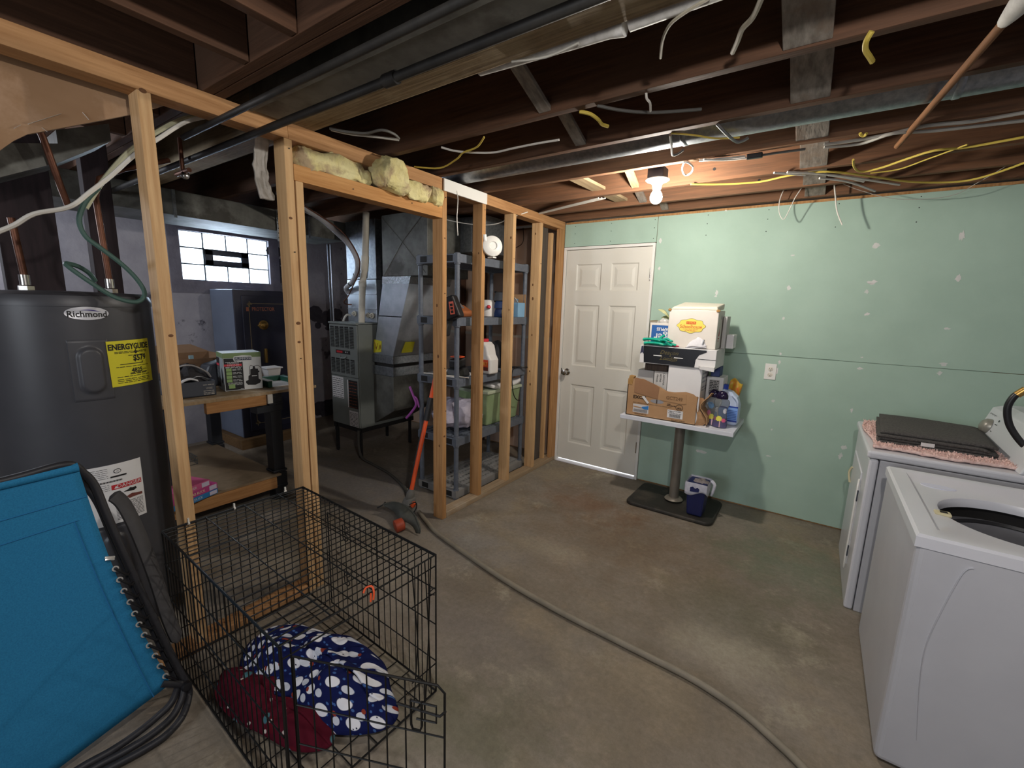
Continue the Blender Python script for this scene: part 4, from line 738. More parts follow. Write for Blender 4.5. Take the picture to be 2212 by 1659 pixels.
fJ = pl((jx, jy-.0615, z2), (1, 0, 0), (0, 0, 1), .001); patch(fJ, -.085, .035, .03, .12, mat('jug_label_orange', '#d8562c', rough=.5), jg, 'jug_label'); txt('ICE MELT', .034, pl((jx, jy-.0615, z2), (1, 0, 0), (0, 0, 1), .002), mat('yellow_ink', '#f0b04a'), jg, -.025, .085, sx=.75, bold=.001); patch(pl((jx, jy-.0615, z2), (1, 0, 0), (0, 0, 1), .002), -.085, .035, .03, .06, mat('label_maroon', '#6b2f24'), jg, 'jug_label')
poly(fJ, [(-.09, .14), (-.04, .14), (-.06, .2), (-.09, .22)], mat('jug_red', '#c24a3a'), jg, 'jug_label')
tag(blob((-.16, -.80, z2+.12), .1, .7, .8, 1.5, 9, .25).build('black_bag', mat('black_cloth', '#1c1c1f', '#26262a', .8, 0, 20), at=(-.16, -.8, z2)), 'dark cloth bag standing behind the ice melt jug', 'bag')
tag(MB().box(-.52, -.20, -1.30, -1.02, z2-.0005, z2+.004).build('white_tray', PAPERW, at=(-.36, -1.16, z2)), 'thin white sheet lying under the black charger', 'sheet')
cable('white_rod', 'thin white rod sticking out past the shelf edge under the charger', [(-.5, -1.33, z2+.009), (-.09, -1.262, z2+.009)], .0045, WHITEC, 0, 'rod')
cable('power_cord', 'black cord hanging from the middle shelf beside the green tote', [(-.16, -.5, z2+.012), (-.12, -.62, z2+.006), (-.105, -.66, z2-.06), (-.10, -.64, z2-.2), (-.105, -.58, z2-.27), (-.11, -.52, z2-.29)], .0045, BLACK); cable('power_cord', 'black cord drooping across the near end of the shelving from the charger', [(-.33, -1.28, z2+.03), (-.3, -1.35, z2-.02), (-.33, -1.362, z2-.12), (-.42, -1.365, z2-.2)], .004, BLACK)
cable('power_cord', 'black handled cable lying on the far corner of the middle shelf', [(-.25, -.55, z2+.008), (-.12, -.49, z2+.012), (-.09, -.44, z2+.01)], .008, BLACK)
# third shelf
tag(MB().lathe((-.27, -.80, z3), [(.055, 0), (.06, .005), (.06, .12), (.05, .135), (.045, .14), (0, .14)], 24).build('white_canister', JUG, at=(-.27, -.8, z3)), 'white round canister beside the stacked grey and blue cases', 'canister')
tag(blob((-.225, -.855, z3+.08), .018, 1, 1, 1, 4, .2).build('red_clip', mat('red_cap', '#c8323f'), at=(-.225, -.855, z3+.08)), 'small red plastic clip in front of the white canister', 'clip')
for i, (c1, l, h) in enumerate((('#33508c', 'blue plastic case at the bottom, with a yellow latch, left of the pale blue carton', .07), ('#3c5f9f', 'blue plastic case lying in the middle of the small stack', .062), ('#6a7076', 'grey angled plastic case on top of the small stack', .075))):
    t = thing('small_case', l, 'case', (-.16, -.78, z3), 'small cases on the fourth shelf'); zz = z3+[0, .071, .134][i]
    MB().hexa([(-.225, -.80, zz), (-.115, -.80, zz), (-.115, -.68, zz), (-.225, -.68, zz), (-.205, -.79, zz+h), (-.12, -.79, zz+h), (-.12, -.68, zz+h), (-.205, -.68, zz+h)]).build('case_shell', mat('case_'+c1[1:], c1, rough=.45), t, .006)
    if i == 0: MB().box(-.13, -.117, -.803, -.79, zz+.01, zz+.06).build('latch', mat('yellow_plastic', '#d9c04a', rough=.4), t, .003)
    else: MB().box(-.215, -.20, -.795, -.77, zz+h-.01, zz+h+.004).build('hanger_hook', BLACK, t)
bcn = thing('blue_carton', 'open pale blue printed carton with a tall flap on the fourth shelf', 'box', (-.11, -.55, z3))
PBL = mat('pale_blue_print', '#86b0d0', '#7aa6c8', .55, 0, 8)
MB().box(-.20, -.13, -.56, -.45, z3, z3+.125).build('carton', PBL, bcn, .002); MB().hexa([(-.2, -.56, z3+.125), (-.13, -.56, z3+.125), (-.13, -.555, z3+.125), (-.2, -.555, z3+.125), (-.2, -.6, z3+.17), (-.14, -.6, z3+.17), (-.14, -.595, z3+.17), (-.2, -.595, z3+.17)]).build('carton_flap', PAPERW, bcn)
b = MB().box(-.30, -.21, -.56, -.44, z3, z3+.16).build('blue_sleeve', mat('dull_blue_print', '#5c7c92', rough=.6), at=(-.25, -.5, z3)); tag(b, 'dull blue box standing just left of the pale blue carton', 'box')
tag(MB().box(-.27, -.135, -.435, -.43, z3, z3+.2).build('cardboard_sheet', CARD, at=(-.2, -.43, z3)), 'upright brown cardboard sheet behind the pale blue carton', 'cardboard')
tag(MB().prism([(-.45, -1.2, z3), (-.22, -1.2, z3), (-.2, -1.2, z3+.04), (-.3, -1.2, z3+.09), (-.45, -1.2, z3+.08)], (0, .13, 0)).build('leather_pouch', mat('tan_leather', '#a9653c', '#95562f', .6, 0, 8), at=(-.33, -1.15, z3), bevel=.015), 'tan leather pouch on the fourth shelf behind the shelf post', 'pouch')
cable('pale_strap', 'pale strap arched over the tan leather pouch', [(-.42, -1.215, z3+.05), (-.33, -1.215, z3+.115), (-.25, -1.215, z3+.11), (-.19, -1.215, z3+.07)], .007, mat('pale_strap', '#b9b3b0'), 5, 'strap')
hg = thing('plastic_hanger', 'purple plastic hanger bent around the lower rear shelf post', 'hanger', (-0.595,-1.36,0.728))
MB().tube([(-0.625,-1.37,0.86), (-0.583,-1.37,0.789), (-0.552,-1.37,0.728), (-0.585,-1.37,0.673), (-0.67,-1.37,0.588)], .010, 7, 4).tube([(-0.588,-1.365,0.788), (-0.546,-1.365,0.767), (-0.525,-1.365,0.701)], .007, 7, 3).build('hanger_arm', mat('purple_plastic', '#a04fa0', rough=.4), hg)
# string trimmer leaning on the shelving
st = thing('string_trimmer', 'orange and black cordless string trimmer leaning against the shelving behind a stud', 'trimmer', (-.2, -1.78, 0))
P0, P1 = V((-.205, -1.752, .19)), V((-.178, -1.40, 1.43)); dT = (P1-P0).normalized()
P = lambda t: P0.lerp(P1, t)
MB().cyl(P(.0), P(.43), .0155, n=14).build('shaft', ORANGE, st); MB().tube([P(0)+V((-.013, -.012, 0)), P(.42)+V((-.013, -.012, 0))], .006, 6).build('cord_groove', BLACK, st)
MB().cyl(P(.41), P(.54), .022, n=16).build('shaft_clamp', BLACK, st); MB().cyl(P(.53), P(.96), .0145, n=14).build('shaft', ORANGE, st)
MB().obox(P(.98)+V((0, 0, .0)), V((.035, 0, 0)), V((0, .03, 0)), dT*.11).build('motor_handle', BLACK, st, .012)
c = P(1.06); MB().obox(c+V((.045, -.03, .0)), V((.055, .012, .02)), V((-.01, .04, 0)), V((-.03, -.01, .075))).build('battery', BLACK, st, .012)
lc = V((-0.066,-1.475,1.506)); fl_ = pl(lc+V((0, -.004, 0)), (1, 0, .12), (-.2, 0, 1), .001)
patch(fl_, -.022, .022, -.045, .045, ORANGE, st, 'battery_label'); bars(pl(lc+V((0, -.006, 0)), (1, 0, .12), (-.2, 0, 1), .001), [(-.012, .012, -.035+.024*i, -.018+.024*i) for i in range(3)], INK, st, 'battery_print')
MB().lathe(P(0)-dT*.005, [(.026, -.06), (.03, -.05), (.03, .0), (.022, .02), (.02, .03)], 18, tuple(dT)).build('collar', mat('trimmer_grey', '#66645f', '#595751', .6, 0, 12), st)
hc0 = V((-.21, -1.80, .10)); MB().hexa([(-.25, -1.84, .06), (-.15, -1.84, .05), (-.14, -1.74, .06), (-.25, -1.74, .06), (-.24, -1.79, .16), (-.175, -1.79, .16), (-.175, -1.73, .17), (-.24, -1.73, .17)]).build('motor_head', mat('trimmer_grey', '#66645f'), st, .014)
gd = MB()
G = [(-0.382,-1.856,0.085), (-0.335,-1.81,0.1), (-0.192,-1.818,0.12), (-0.067,-1.847,0.1), (0.025,-1.884,0.05), (0.03,-1.893,0.015)]
Gi = [(-0.367,-1.86,0.08), (-0.263,-1.863,0.07), (-0.143,-1.917,0.07), (-0.088,-1.9,0.06), (-0.041,-1.884,0.035), (0.003,-1.897,0.008)]
Go = smooth_path(G, 5); Gn = smooth_path(Gi, 5)
gd.add([p for p in Go]+[p for p in Gn], [(i, i+1, len(Go)+i+1, len(Go)+i) for i in range(len(Go)-1)], True)
gd.build('guard', mat('guard_plastic', '#3f403b', '#4a4b45', .6, 0, 10), st, solid=.006, fix=False)
MB().tube(Go, .006, 6).build('guard_rim', mat('guard_plastic', '#3f403b'), st)
MB().tube([(-0.416,-1.883,0.06), (-0.382,-1.856,0.085), (-0.393,-1.83,0.09)], .005, 6).build('line_cutter', BLACK, st)
sc_ = V((-0.124,-1.949,0.042)); ax = V((-.25, -.6, -.1)).normalized()
MB().lathe(sc_-ax*.02, [(.02, -.03), (.042, -.02), (.044, .03), (.04, .036), (0, .038)], 22, tuple(ax)).build('spool', mat('spool_orange', '#a8452a', '#8f3b24', .5, 0, 12), st)
MB().tube([(-0.099,-1.859,0.17), (-0.112,-1.797,0.16), (-0.112,-1.783,0.12), (-0.122,-1.805,0.08)], .004, 5, 4).build('wire_loop', BLACK, st); MB().obox((-0.142,-1.786,0.13), (.012, 0, -.006), (0, .012, 0), (.012, 0, .018)).build('orange_lever', ORANGE, st, .004)
# white lamp holder on a stud
lp = thing('smoke_alarm', 'round white plastic dome alarm hanging on the side of a stud', 'alarm', (0.02,-1.161,1.962))
c = V((.045, -1.17, 1.955)); axd = V((.75, -.55, .12)).normalized()
MB().lathe(c-axd*.02, [(.045, -.012), (.07, -.008), (.076, .008), (.073, .022), (.05, .036), (.03, .038), (.025, .030), (0, .030)], 28, tuple(axd)).build('dome', WHITE, lp); MB().tube([(.005, -1.215, 2.03), (.008, -1.21, 1.99), (.018, -1.195, 1.95)], .014, 8, 3).build('bracket', WHITE, lp); MB().box(.0, .05, -1.17, -1.13, 1.872, 1.88).build('lower_tab', WHITE, lp)

# ================================================================ THE ROOM: table and its load
tbl = thing('pedestal_table', 'small white topped pedestal table loaded with boxes, on a dark steel plate base', 'table', (1.26, -.3, 0))
TX0, TX1, TY0, TY1, TZ = .852, 1.664, -.528, -.022, .716
MB().box(TX0, TX1, TY0, TY1, TZ-.032, TZ).build('table_top', mat('white_laminate', '#d9dbe2', '#cfd1da', .4, 0, 6), tbl, .003)
MB().cyl((1.265, -.31, .03), (1.265, -.31, TZ-.032), .037, n=24).lathe((1.265, -.31, .045), [(.07, 0), (.06, .012), (.04, .018)], 24).build('column', mat('worn_steel_column', '#948c80', '#6a645c', .5, .5, 6, (1, 1, .2)), tbl)
b = MB(); bx0, bx1, by0, by1, r = .95, 1.597, -.555, -.075, .06
o = [(cx+r*math.cos(a), cy_+r*math.sin(a)) for cx, cy_, a0 in ((bx1-r, by1-r, 0), (bx0+r, by1-r, 90), (bx0+r, by0+r, 180), (bx1-r, by0+r, 270)) for a in [math.radians(a0+15*k) for k in range(7)]]
b.prism([(x, y, 0) for x, y in o], (0, 0, .03)).build('base_plate', mat('worn_black_steel', '#37342f', '#262320', .6, .2, 8, c3='#4a443c', s3=4), tbl, .012, seg=3)
z = TZ+.001
# torn brown produce box
bb = thing('produce_box', 'torn brown cardboard produce box with black print on the white table', 'box', (1.145, -.36, z))
X0, X1, Y0_, Y1_ = .886, 1.402, -.50, -.17
front = [(X0, z), (X1, z), (X1, z+.205), (X1-.03, z+.225), (X1-.08, z+.235), (X1-.16, z+.222), (X1-.21, z+.222), (X1-.24, z+.235), (X1-.27, z+.25), (X1-.33, z+.27), (X1-.40, z+.295), (X0+.05, z+.29), (X0, z+.285)]
MB().prism([(x, Y0_, q) for x, q in front], (0, .006, 0)).build('front_panel', CARD, bb)
MB().box(X0, X0+.006, Y0_, Y1_, z, z+.24).box(X1-.006, X1, Y0_+.02, Y1_, z, z+.10).box(X0, X1, Y1_-.006, Y1_, z, z+.2).box(X0, X1, Y0_, Y1_, z, z+.005).build('carton', CARDD, bb)
MB().prism([(X0+.0, Y0_-.003, z+.245), (X0+.035, Y0_-.003, z+.238), (X0+.045, Y0_-.003, z+.305), (X0+.01, Y0_-.003, z+.31)], (0, .05, 0)).build('corner_fold', mat('worn_cardboard', '#b58b55', '#94703f', .9, 0, 20), bb)
fl2 = [(X0+.055, z+.185), (X0+.185, z+.163), (X0+.24, z+.155), (X0+.245, z+.245), (X0+.20, z+.268), (X0+.14, z+.288), (X0+.055, z+.30)]
MB().prism([(x, Y0_-.0035, q) for x, q in fl2], (0, .002, 0)).build('pasted_flap', mat('darker_cardboard', '#9a7355', '#8f6a4d', .9, 0, 5), bb)
MB().prism([(x, Y0_-.0035, q) for x, q in [(X0+.255, z+.15), (X1-.09, z+.142), (X1-.07, z+.15), (X1-.075, z+.215), (X1-.14, z+.21), (X0+.255, z+.225)]], (0, .002, 0)).build('pasted_flap', CARD, bb)
fB = pl((X0, Y0_, z), (1, 0, 0), (0, 0, 1), .0015); fB2 = pl((X0, Y0_-.0045, z), (1, 0, 0), (0, 0, 1), .001)
txt('EXCEL', .034, fB, INKB, bb, .105, .148, sx=1.1, bold=.0015); txt('GCT249', .034, fB2, mat('flap_stamp', '#7d5f42', rough=.9), bb, .36, .176, bold=.0008)
poly(fB, ell(.235, .135, .05, .015), mat('handle_hole_grey', '#8c8b90', rough=.8), bb, 'handle_hole'); bars(fB2, [(.231, .239, .121, .15)], INKB, bb, 'handle_bar')
txt('MEAT GENERATION BY OFFICE, WICHITA, KANSAS 67201', .0105, fB, INKB, bb, .2, .104, sx=1.1); txt('KEEP', .011, fB, INKB, bb, .325, .128, bold=.0005); txt('REFRIGERATED', .0095, fB, INKB, bb, .342, .117, bold=.0005)
MB().add([fB(*p) for p in ell(.40, .112, .026, .024)]+[fB(*p) for p in ell(.40, .112, .0225, .0205)], [(i, (i+1) % 28, 28+(i+1) % 28, 28+i) for i in range(28)]).build('round_stamp', INKB, bb, fix=False); txt('U.S.', .011, fB, INKB, bb, .40, .117); fine(fB, .385, .415, [.108, .102], .004, INKB, bb, 'stamp_print', 2, 2); txt('EST 86', .008, fB, INKB, bb, .4, .083)
patch(fB, .055, .178, .028, .094, mat('label_edge', '#c9c6c6', rough=.6), bb, 'label'); fB3 = pl((X0, Y0_-.003, z), (1, 0, 0), (0, 0, 1), .001)
poly(fB3, [(.12, .07), (.13, .08), (.16, .086), (.176, .092), (.176, .062), (.15, .06)], mat('blue_label', '#2f76b8', rough=.6), bb, 'torn_label'); poly(fB3, [(.058, .078), (.12, .074), (.122, .066), (.058, .07)], CARD, bb, 'torn_label')
bars(fB3, [(.064+.0035*i, .064+.0035*i+(.0012 if i % 3 else .0025), .034, .056) for i in range(30)], INK, bb, 'barcode'); txt('PRODUCT OF U.S.A.', .0105, fB, INKB, bb, .118, .018, bold=.0004); txt('MAN MADE PRODUCT', .0095, fB, INKB, bb, .40, .012, bold=.0004)
patch(fB, .318, .43, .028, .088, PAPERW, bb, 'price_label'); txt('60.5', .018, fB3, INK, bb, .35, .073); bars(fB3, [(.335+.004*i, .335+.004*i+.002, .034, .058) for i in range(20)], INK, bb, 'barcode'); fine(fB3, .325, .425, [.064, .08], .003, INK, bb, 'label_print', 5, 3)
poly(fB2, [(.118, .158), (.138, .165), (.178, .118), (.165, .108)], PAPERW, bb, 'hanging_tag')
MB().grid(lambda u, v: V((X1+.012*math.sin(6*v)+.05*u*(1-.4*v)+.02*u*math.sin(9*v), Y0_+.01+.03*u, z+.21*v*(1-.05*u))), 5, 8, False).build('torn_side', CARD, bb, solid=.005)
MB().grid(lambda u, v: V((X1+.075-.03*math.sin(3*v)+.02*math.sin(8*v), Y0_+.0+.16*u, z+(.01+.24*v)*(1-.1*u))), 5, 8, False).build('torn_flap', CARD, bb, solid=.005)
# boxes inside and above it
def cbox(name, label, x0, x1, y0, y1, z0, z1, m, group=None, bev=.003):
    t = thing(name, label, 'box', ((x0+x1)/2, (y0+y1)/2, z0), group); MB().box(x0, x1, y0, y1, z0, z1).build('carton', m, t, bev); return t
wb1 = cbox('white_box', 'plain white carton with its corner sunk in the brown produce box', 1.180, 1.415, -.485, -.24, z+.01, 1.131, PAPERW)
fine(pl((1.4155, 0, 0), (0, 1, 0), (0, 0, 1), .001), -.46, -.28, [1.09, 1.06, 1.03, .99, .97], .012, mat('faint_print', '#9a9aa4', rough=.8), wb1, 'print', 2, 4)
wb2 = cbox('white_box', 'narrow grey-white carton with handwriting standing left of the plain white carton', 1.068, 1.168, -.45, -.28, z+.01, 1.075, mat('grey_white_board', '#b9b7b4', rough=.75))
txt('CAROLINA', .019, pl((1.15, -.4505, 0), (0, 0, -1), (1, 0, 0), .001), INK, wb2, -1.02, -.008); txt('RETINE', .019, pl((1.15, -.4505, 0), (0, 0, -1), (1, 0, 0), .001), INK, wb2, -1.025, -.032); txt('FRAGIL', .019, pl((1.15, -.4505, 0), (0, 0, -1), (1, 0, 0), .001), INK, wb2, -1.02, -.056)
wb3 = cbox('white_box', 'leftmost pale carton behind the brown produce box, beside the door', .93, 1.055, -.42, -.28, z+.01, 1.07, mat('grey_white_board', '#b9b7b4'))
wb4 = cbox('white_box', 'white carton with a printed grey panel behind the plain one, near the bottles', 1.422, 1.535, -.33, -.14, z, 1.06, PAPERW)
patch(pl((0, -.3305, 0), (1, 0, 0), (0, 0, 1), .001), 1.44, 1.51, .93, 1.04, mat('grey_print', '#a8a4a0', rough=.7), wb4, 'label_panel'); fine(pl((0, -.3325, 0), (1, 0, 0), (0, 0, 1), .001), 1.445, 1.505, [1.03-.012*i for i in range(8)], .006, INK, wb4, 'print', 3, 5)
blb = cbox('blue_box', 'small navy box wedged beneath the black flat box', 1.44, 1.50, -.30, -.18, 1.0605, 1.131, mat('navy_board', '#2d3a6e', rough=.5))
drk = cbox('brown_box', 'dark brown striped box under the left end of the black flat box', .99, 1.16, -.44, -.26, 1.0755, 1.131, mat('dark_brown_board', '#54473e', '#3c322c', .8, 0, 6, (30, 1, 1)))
# flat black and white box
kb = thing('flat_box', 'wide flat black box with torn white corners and gold script, on the white cartons', 'box', (1.23, -.35, 1.132))
MB().box(.96, 1.497, -.495, -.17, 1.134, 1.268).build('carton', PAPERW, kb, .003)
fK = pl((0, -.4955, 0), (1, 0, 0), (0, 0, 1), .001); fK2 = pl((0, -.4975, 0), (1, 0, 0), (0, 0, 1), .001); KB = mat('glossy_black_board', '#16161a', rough=.35); GI = mat('gold_ink', '#5d5430', rough=.6)
poly(fK, [(.995, 1.140), (1.36, 1.136), (1.365, 1.19), (1.385, 1.225), (1.435, 1.250), (1.43, 1.262), (.985, 1.263)], KB, kb, 'black_front'); poly(fK, [(.962, 1.20), (.97, 1.262), (.982, 1.262), (.992, 1.20), (.978, 1.215)], mat('dark_blue_board', '#33334a', rough=.5), kb, 'torn_corner'); bars(fK, [(1.378, 1.497, 1.196, 1.1995)], INK, kb, 'lid_line')
txt('Deacon', .042, fK2, GI, kb, 1.175, 1.225, italic=.4); txt('&', .02, fK2, GI, kb, 1.185, 1.203, italic=.3); txt('London', .04, fK2, GI, kb, 1.175, 1.182, italic=.4); bars(fK2, [(1.065, 1.125, 1.195, 1.201), (1.215, 1.278, 1.19, 1.196)], PAPERW, kb, 'white_bars')
MB().tube([fK2(1.11, 1.168), fK2(1.15, 1.175), fK2(1.2, 1.165), fK2(1.24, 1.172)], .0012, 4, 4).build('script_flourish', GI, kb)
MB().hexa([(1.40, -.51, 1.128), (1.495, -.515, 1.118), (1.497, -.495, 1.136), (1.39, -.497, 1.14), (1.40, -.512, 1.15), (1.495, -.518, 1.15), (1.497, -.497, 1.152), (1.39, -.498, 1.152)]).build('torn_flap', PAPERW, kb)
# schoolhouse box
sb_ = thing('school_box', 'large white carton with a yellow cloud badge on the flat black box', 'box', (1.30, -.38, 1.269))
MB().box(1.142, 1.478, -.46, -.22, 1.269, 1.54).build('carton', mat('cream_board', '#dcd6cd', '#d3ccc3', .7, 0, 4), sb_, .005)
MB().hexa([(1.15, -.455, 1.54), (1.47, -.455, 1.54), (1.47, -.23, 1.546), (1.15, -.23, 1.546), (1.165, -.45, 1.56), (1.46, -.45, 1.565), (1.475, -.24, 1.592), (1.19, -.24, 1.598)]).build('bulging_lid', mat('cream_lid', '#dfd9c9', '#d6cfbe', .7, 0, 4), sb_, .008)
fC = pl((0, -.4605, 0), (1, 0, 0), (0, 0, 1), .001); fC2 = pl((0, -.462, 0), (1, 0, 0), (0, 0, 1), .001); fC3 = pl((0, -.4635, 0), (1, 0, 0), (0, 0, 1), .001)
pc = V((1.303,-0.46,1.427)); cl = [(pc.x+.092*math.cos(a)*(1+.06*math.cos(8*a)), pc.z+.048*math.sin(a)*(1+.07*math.cos(8*a))) for a in [2*math.pi*i/64 for i in range(64)]]
poly(fC, [(pc.x+(x-pc.x)*1.03, pc.z+(y-pc.z)*1.05) for x, y in cl], mat('badge_edge_brown', '#7d6a3c', rough=.7), sb_, 'badge_edge'); poly(fC2, cl, mat('badge_yellow', '#e6d260', rough=.6), sb_, 'yellow_badge')
OI = mat('orange_ink', '#d4622f', rough=.6); bars(fC3, [(pc.x-.033, pc.x-.012, pc.z+.012, pc.z+.031), (pc.x-.0105, pc.x+.0105, pc.z+.012, pc.z+.031), (pc.x+.012, pc.x+.033, pc.z+.012, pc.z+.031)], OI, sb_, 'orange_squares')
f4 = pl((0, -.465, 0), (1, 0, 0), (0, 0, 1), .001)
for i, ch_ in enumerate('SRA'): txt(ch_, .015, f4, mat('badge_yellow', '#e6d260'), sb_, pc.x-.0225+.0225*i, pc.z+.0215)
txt('Schoolhouse', .034, fC3, OI, sb_, pc.x, pc.z-.006, sx=.86, bold=.0004); txt('A Word Attack Skills Kit', .010, fC3, OI, sb_, pc.x, pc.z-.025); fine(fC3, pc.x-.04, pc.x+.04, [pc.z-.035], .0035, OI, sb_, 'badge_print', 4, 3)
fSd = pl((1.4785, 0, 0), (0, 1, 0), (0, 0, 1), .001); poly(fSd, [(-.40, 1.36), (-.37, 1.36), (-.375, 1.43)], mat('red_ink', '#b8262c'), sb_, 'side_mark'); bars(fSd, [(-.41, -.37, 1.34, 1.347), (-.41, -.375, 1.325, 1.33)], mat('red_ink', '#b8262c'), sb_, 'side_mark'); poly(fSd, ell(-.34, 1.49, .015, .015), mat('faint_print', '#9a9aa4'), sb_, 'side_mark')
poly(pl((0, -.46, 0), (1, 0, .0), (0, .3, 1), .004), [], INK, sb_) if False else None
for x in (1.145, 1.472): blob((x, -.457, 1.535), .012, 1, 1, 1, 3, .5).build('crushed_corner', mat('worn_cardboard', '#b58b55'), sb_)
cb2 = cbox('white_box', 'pale carton standing just behind the yellow badge carton, towards the wall', 1.485, 1.51, -.30, -.16, 1.269, 1.50, mat('grey_white_board', '#b9b7b4')); cb3 = cbox('white_box', 'low white carton at the back of the stack, right behind the yellow badge carton', 1.512, 1.56, -.26, -.12, 1.269, 1.37, PAPERW)
tag(MB().box(1.44, 1.545, -.29, -.13, 1.369, 1.371).build('paper_sheet', PAPERW, at=(1.5, -.2, 1.37)), 'loose paper sheets above the low white carton at the stack back', 'paper') if False else None
# apples box, printed upside down
ab = thing('apple_box', 'open blue and white fruit box printed upside down, left of the yellow badge carton', 'box', (1.07, -.36, 1.269))
ax0, ax1, ay0, ay1 = .995, 1.138, -.425, -.24
MB().box(ax0, ax1, ay0, ay0+.004, 1.269, 1.438).box(ax0, ax0+.004, ay0, ay1, 1.269, 1.445).box(ax0, ax1, ay1-.004, ay1, 1.269, 1.445).box(ax0, ax1, ay0, ay1, 1.269, 1.273).build('carton', mat('cream_board', '#dcd6cd'), ab); MB().box(ax0+.001, ax0+.003, ay0, ay1, 1.27, 1.452).build('carton_side', CARD, ab)
fA = pl((0, ay0, 0), (1, 0, 0), (0, 0, 1), .001); patch(fA, ax0+.018, ax1-.001, 1.28, 1.42, mat('fruit_box_blue', '#275a9c', rough=.55), ab, 'blue_panel')
fU = pl((0, ay0-.0015, 0), (-1, 0, 0), (0, 0, -1), -.0); txt('APPLES', .032, fU, PAPERW, ab, -(ax0+.098), -1.392, sx=.85, bold=.0008); txt('ger', .075, fU, PAPERW, ab, -(ax0+.088), -1.335, sx=1.0, bold=.001)
lfm = mat('pale_dry_leaf', '#b7b78b', '#8f9a68', .7, 0, 12); tag(MB().grid(lambda u, v: V((1.03+.10*u, -.36+.03*(v-.5)*math.sin(3.1*u), 1.535-.075*u+.02*math.sin(3*u)+.022*(v-.5)*math.sin(3.14*min(1, u+.06)))), 10, 4).build('plant_leaf', lfm, at=(1.08, -.36, 1.5), solid=.001), 'long pale striped leaf poking out of the fruit box', 'leaf', 'leaves in the fruit box')
tag(MB().grid(lambda u, v: V((1.05+.09*u, -.33+.03*(v-.5)*math.sin(3.1*u), 1.475-.03*u*u+.012*math.sin(3*u)+.02*(v-.5)*math.sin(3.14*min(1, u+.06)))), 10, 4).build('plant_leaf', lfm, at=(1.08, -.33, 1.46), solid=.001), 'shorter pale leaf lying lower over the rim of the fruit box', 'leaf', 'leaves in the fruit box')
tag(blob((1.085, -.36, 1.425), .045, 1.1, 1, .9, 8, .4, 3).build('clear_bag', mat('cloudy_plastic', '#b9b6b1', rough=.3), at=(1.08, -.36, 1.4)), 'crumpled cloudy plastic bag filling the fruit box', 'bag')
# gloves
GL = mat('teal_rubber', '#12a589', '#0d9078', .4, 0, 15)
def glove(name, label, o, d, s, fl_):
    o, d = V(o), V(d).normalized(); w = V((-d.y, d.x, 0)); t = thing(name, label, 'glove', o, 'teal rubber gloves')
    b = MB().tube([o-d*.11*s, o-d*.06*s+V((0, 0, .006)), o+V((0, 0, .004)), o+d*.035*s], lambda q: (.030-.004*math.sin(q*6))*s, 12, 5, flat=.45); b.build('cuff_and_palm', GL, t)
    for k, (a, L) in enumerate(((-.35, .075), (-.12, .09), (.1, .088), (.32, .07))):
        e = (d*math.cos(a)+w*math.sin(a)); p = o+d*.03*s+w*(k-1.5)*.014*s; MB().tube([p, p+e*L*.5*s+V((0, 0, .012*fl_*(1 if k % 2 else .4))), p+e*L*s+V((0, 0, -.002))], lambda q: .0095*s*(1-.25*q) if q < .97 else .004, 8, 5).build('finger', GL, t)
    p = o-d*.005*s+w*.028*s; e = d*.6+w*.8; MB().tube([p, p+e*.03*s+V((0, 0, .02*fl_)), p+e*.055*s+V((0, 0, .028*fl_))], lambda q: .0115*s*(1-.2*q), 8, 4).build('thumb', GL, t)
glove('rubber_glove', 'teal rubber glove underneath, fingers towards the white mask', (1.10, -.488, 1.283), (1, .05, 0), 1.0, 1)
glove('rubber_glove', 'teal rubber glove lying on top, cuff towards the door', (1.08, -.482, 1.310), (1, -.12, 0), .95, 1.3)
tag(blob((1.215, -.482, 1.276), .02, 1.2, .6, .35, 6, .3).build('red_wrapper', mat('pink_red_plastic', '#c8485a', rough=.5), at=(1.21, -.48, 1.27)), 'small crumpled red wrapper between the gloves and the white mask', 'wrapper')
mk = thing('dust_mask', 'white cup dust mask lying in front of the yellow badge carton', 'mask', (1.36, -.48, 1.269))
MB().grid(lambda u, v: V((1.355, -.478, 1.272))+V(((.068-.012*v)*math.cos(math.pi*2*u)*math.cos(v*1.5), (.016+.0*v)*math.sin(2*math.pi*u)*math.cos(v*1.5), .072*math.sin(v*1.5)+.008*math.cos(2*math.pi*u))), 28, 8).build('cup', mat('mask_fabric', '#e4e2e6', '#d9d7db', .85, 0, 40), mk, fix=False)
MB().tube([(1.285, -.492, 1.272), (1.33, -.496, 1.285), (1.40, -.496, 1.285), (1.43, -.49, 1.295)], .003, 6, 4).build('strap', mat('grey_elastic', '#a9a6a8', rough=.7), mk); MB().obox((1.402, -.492, 1.318), (.004, 0, .018), (.002, .001, 0), (.003, 0, -.001)).build('nose_clip', CHROME, mk)
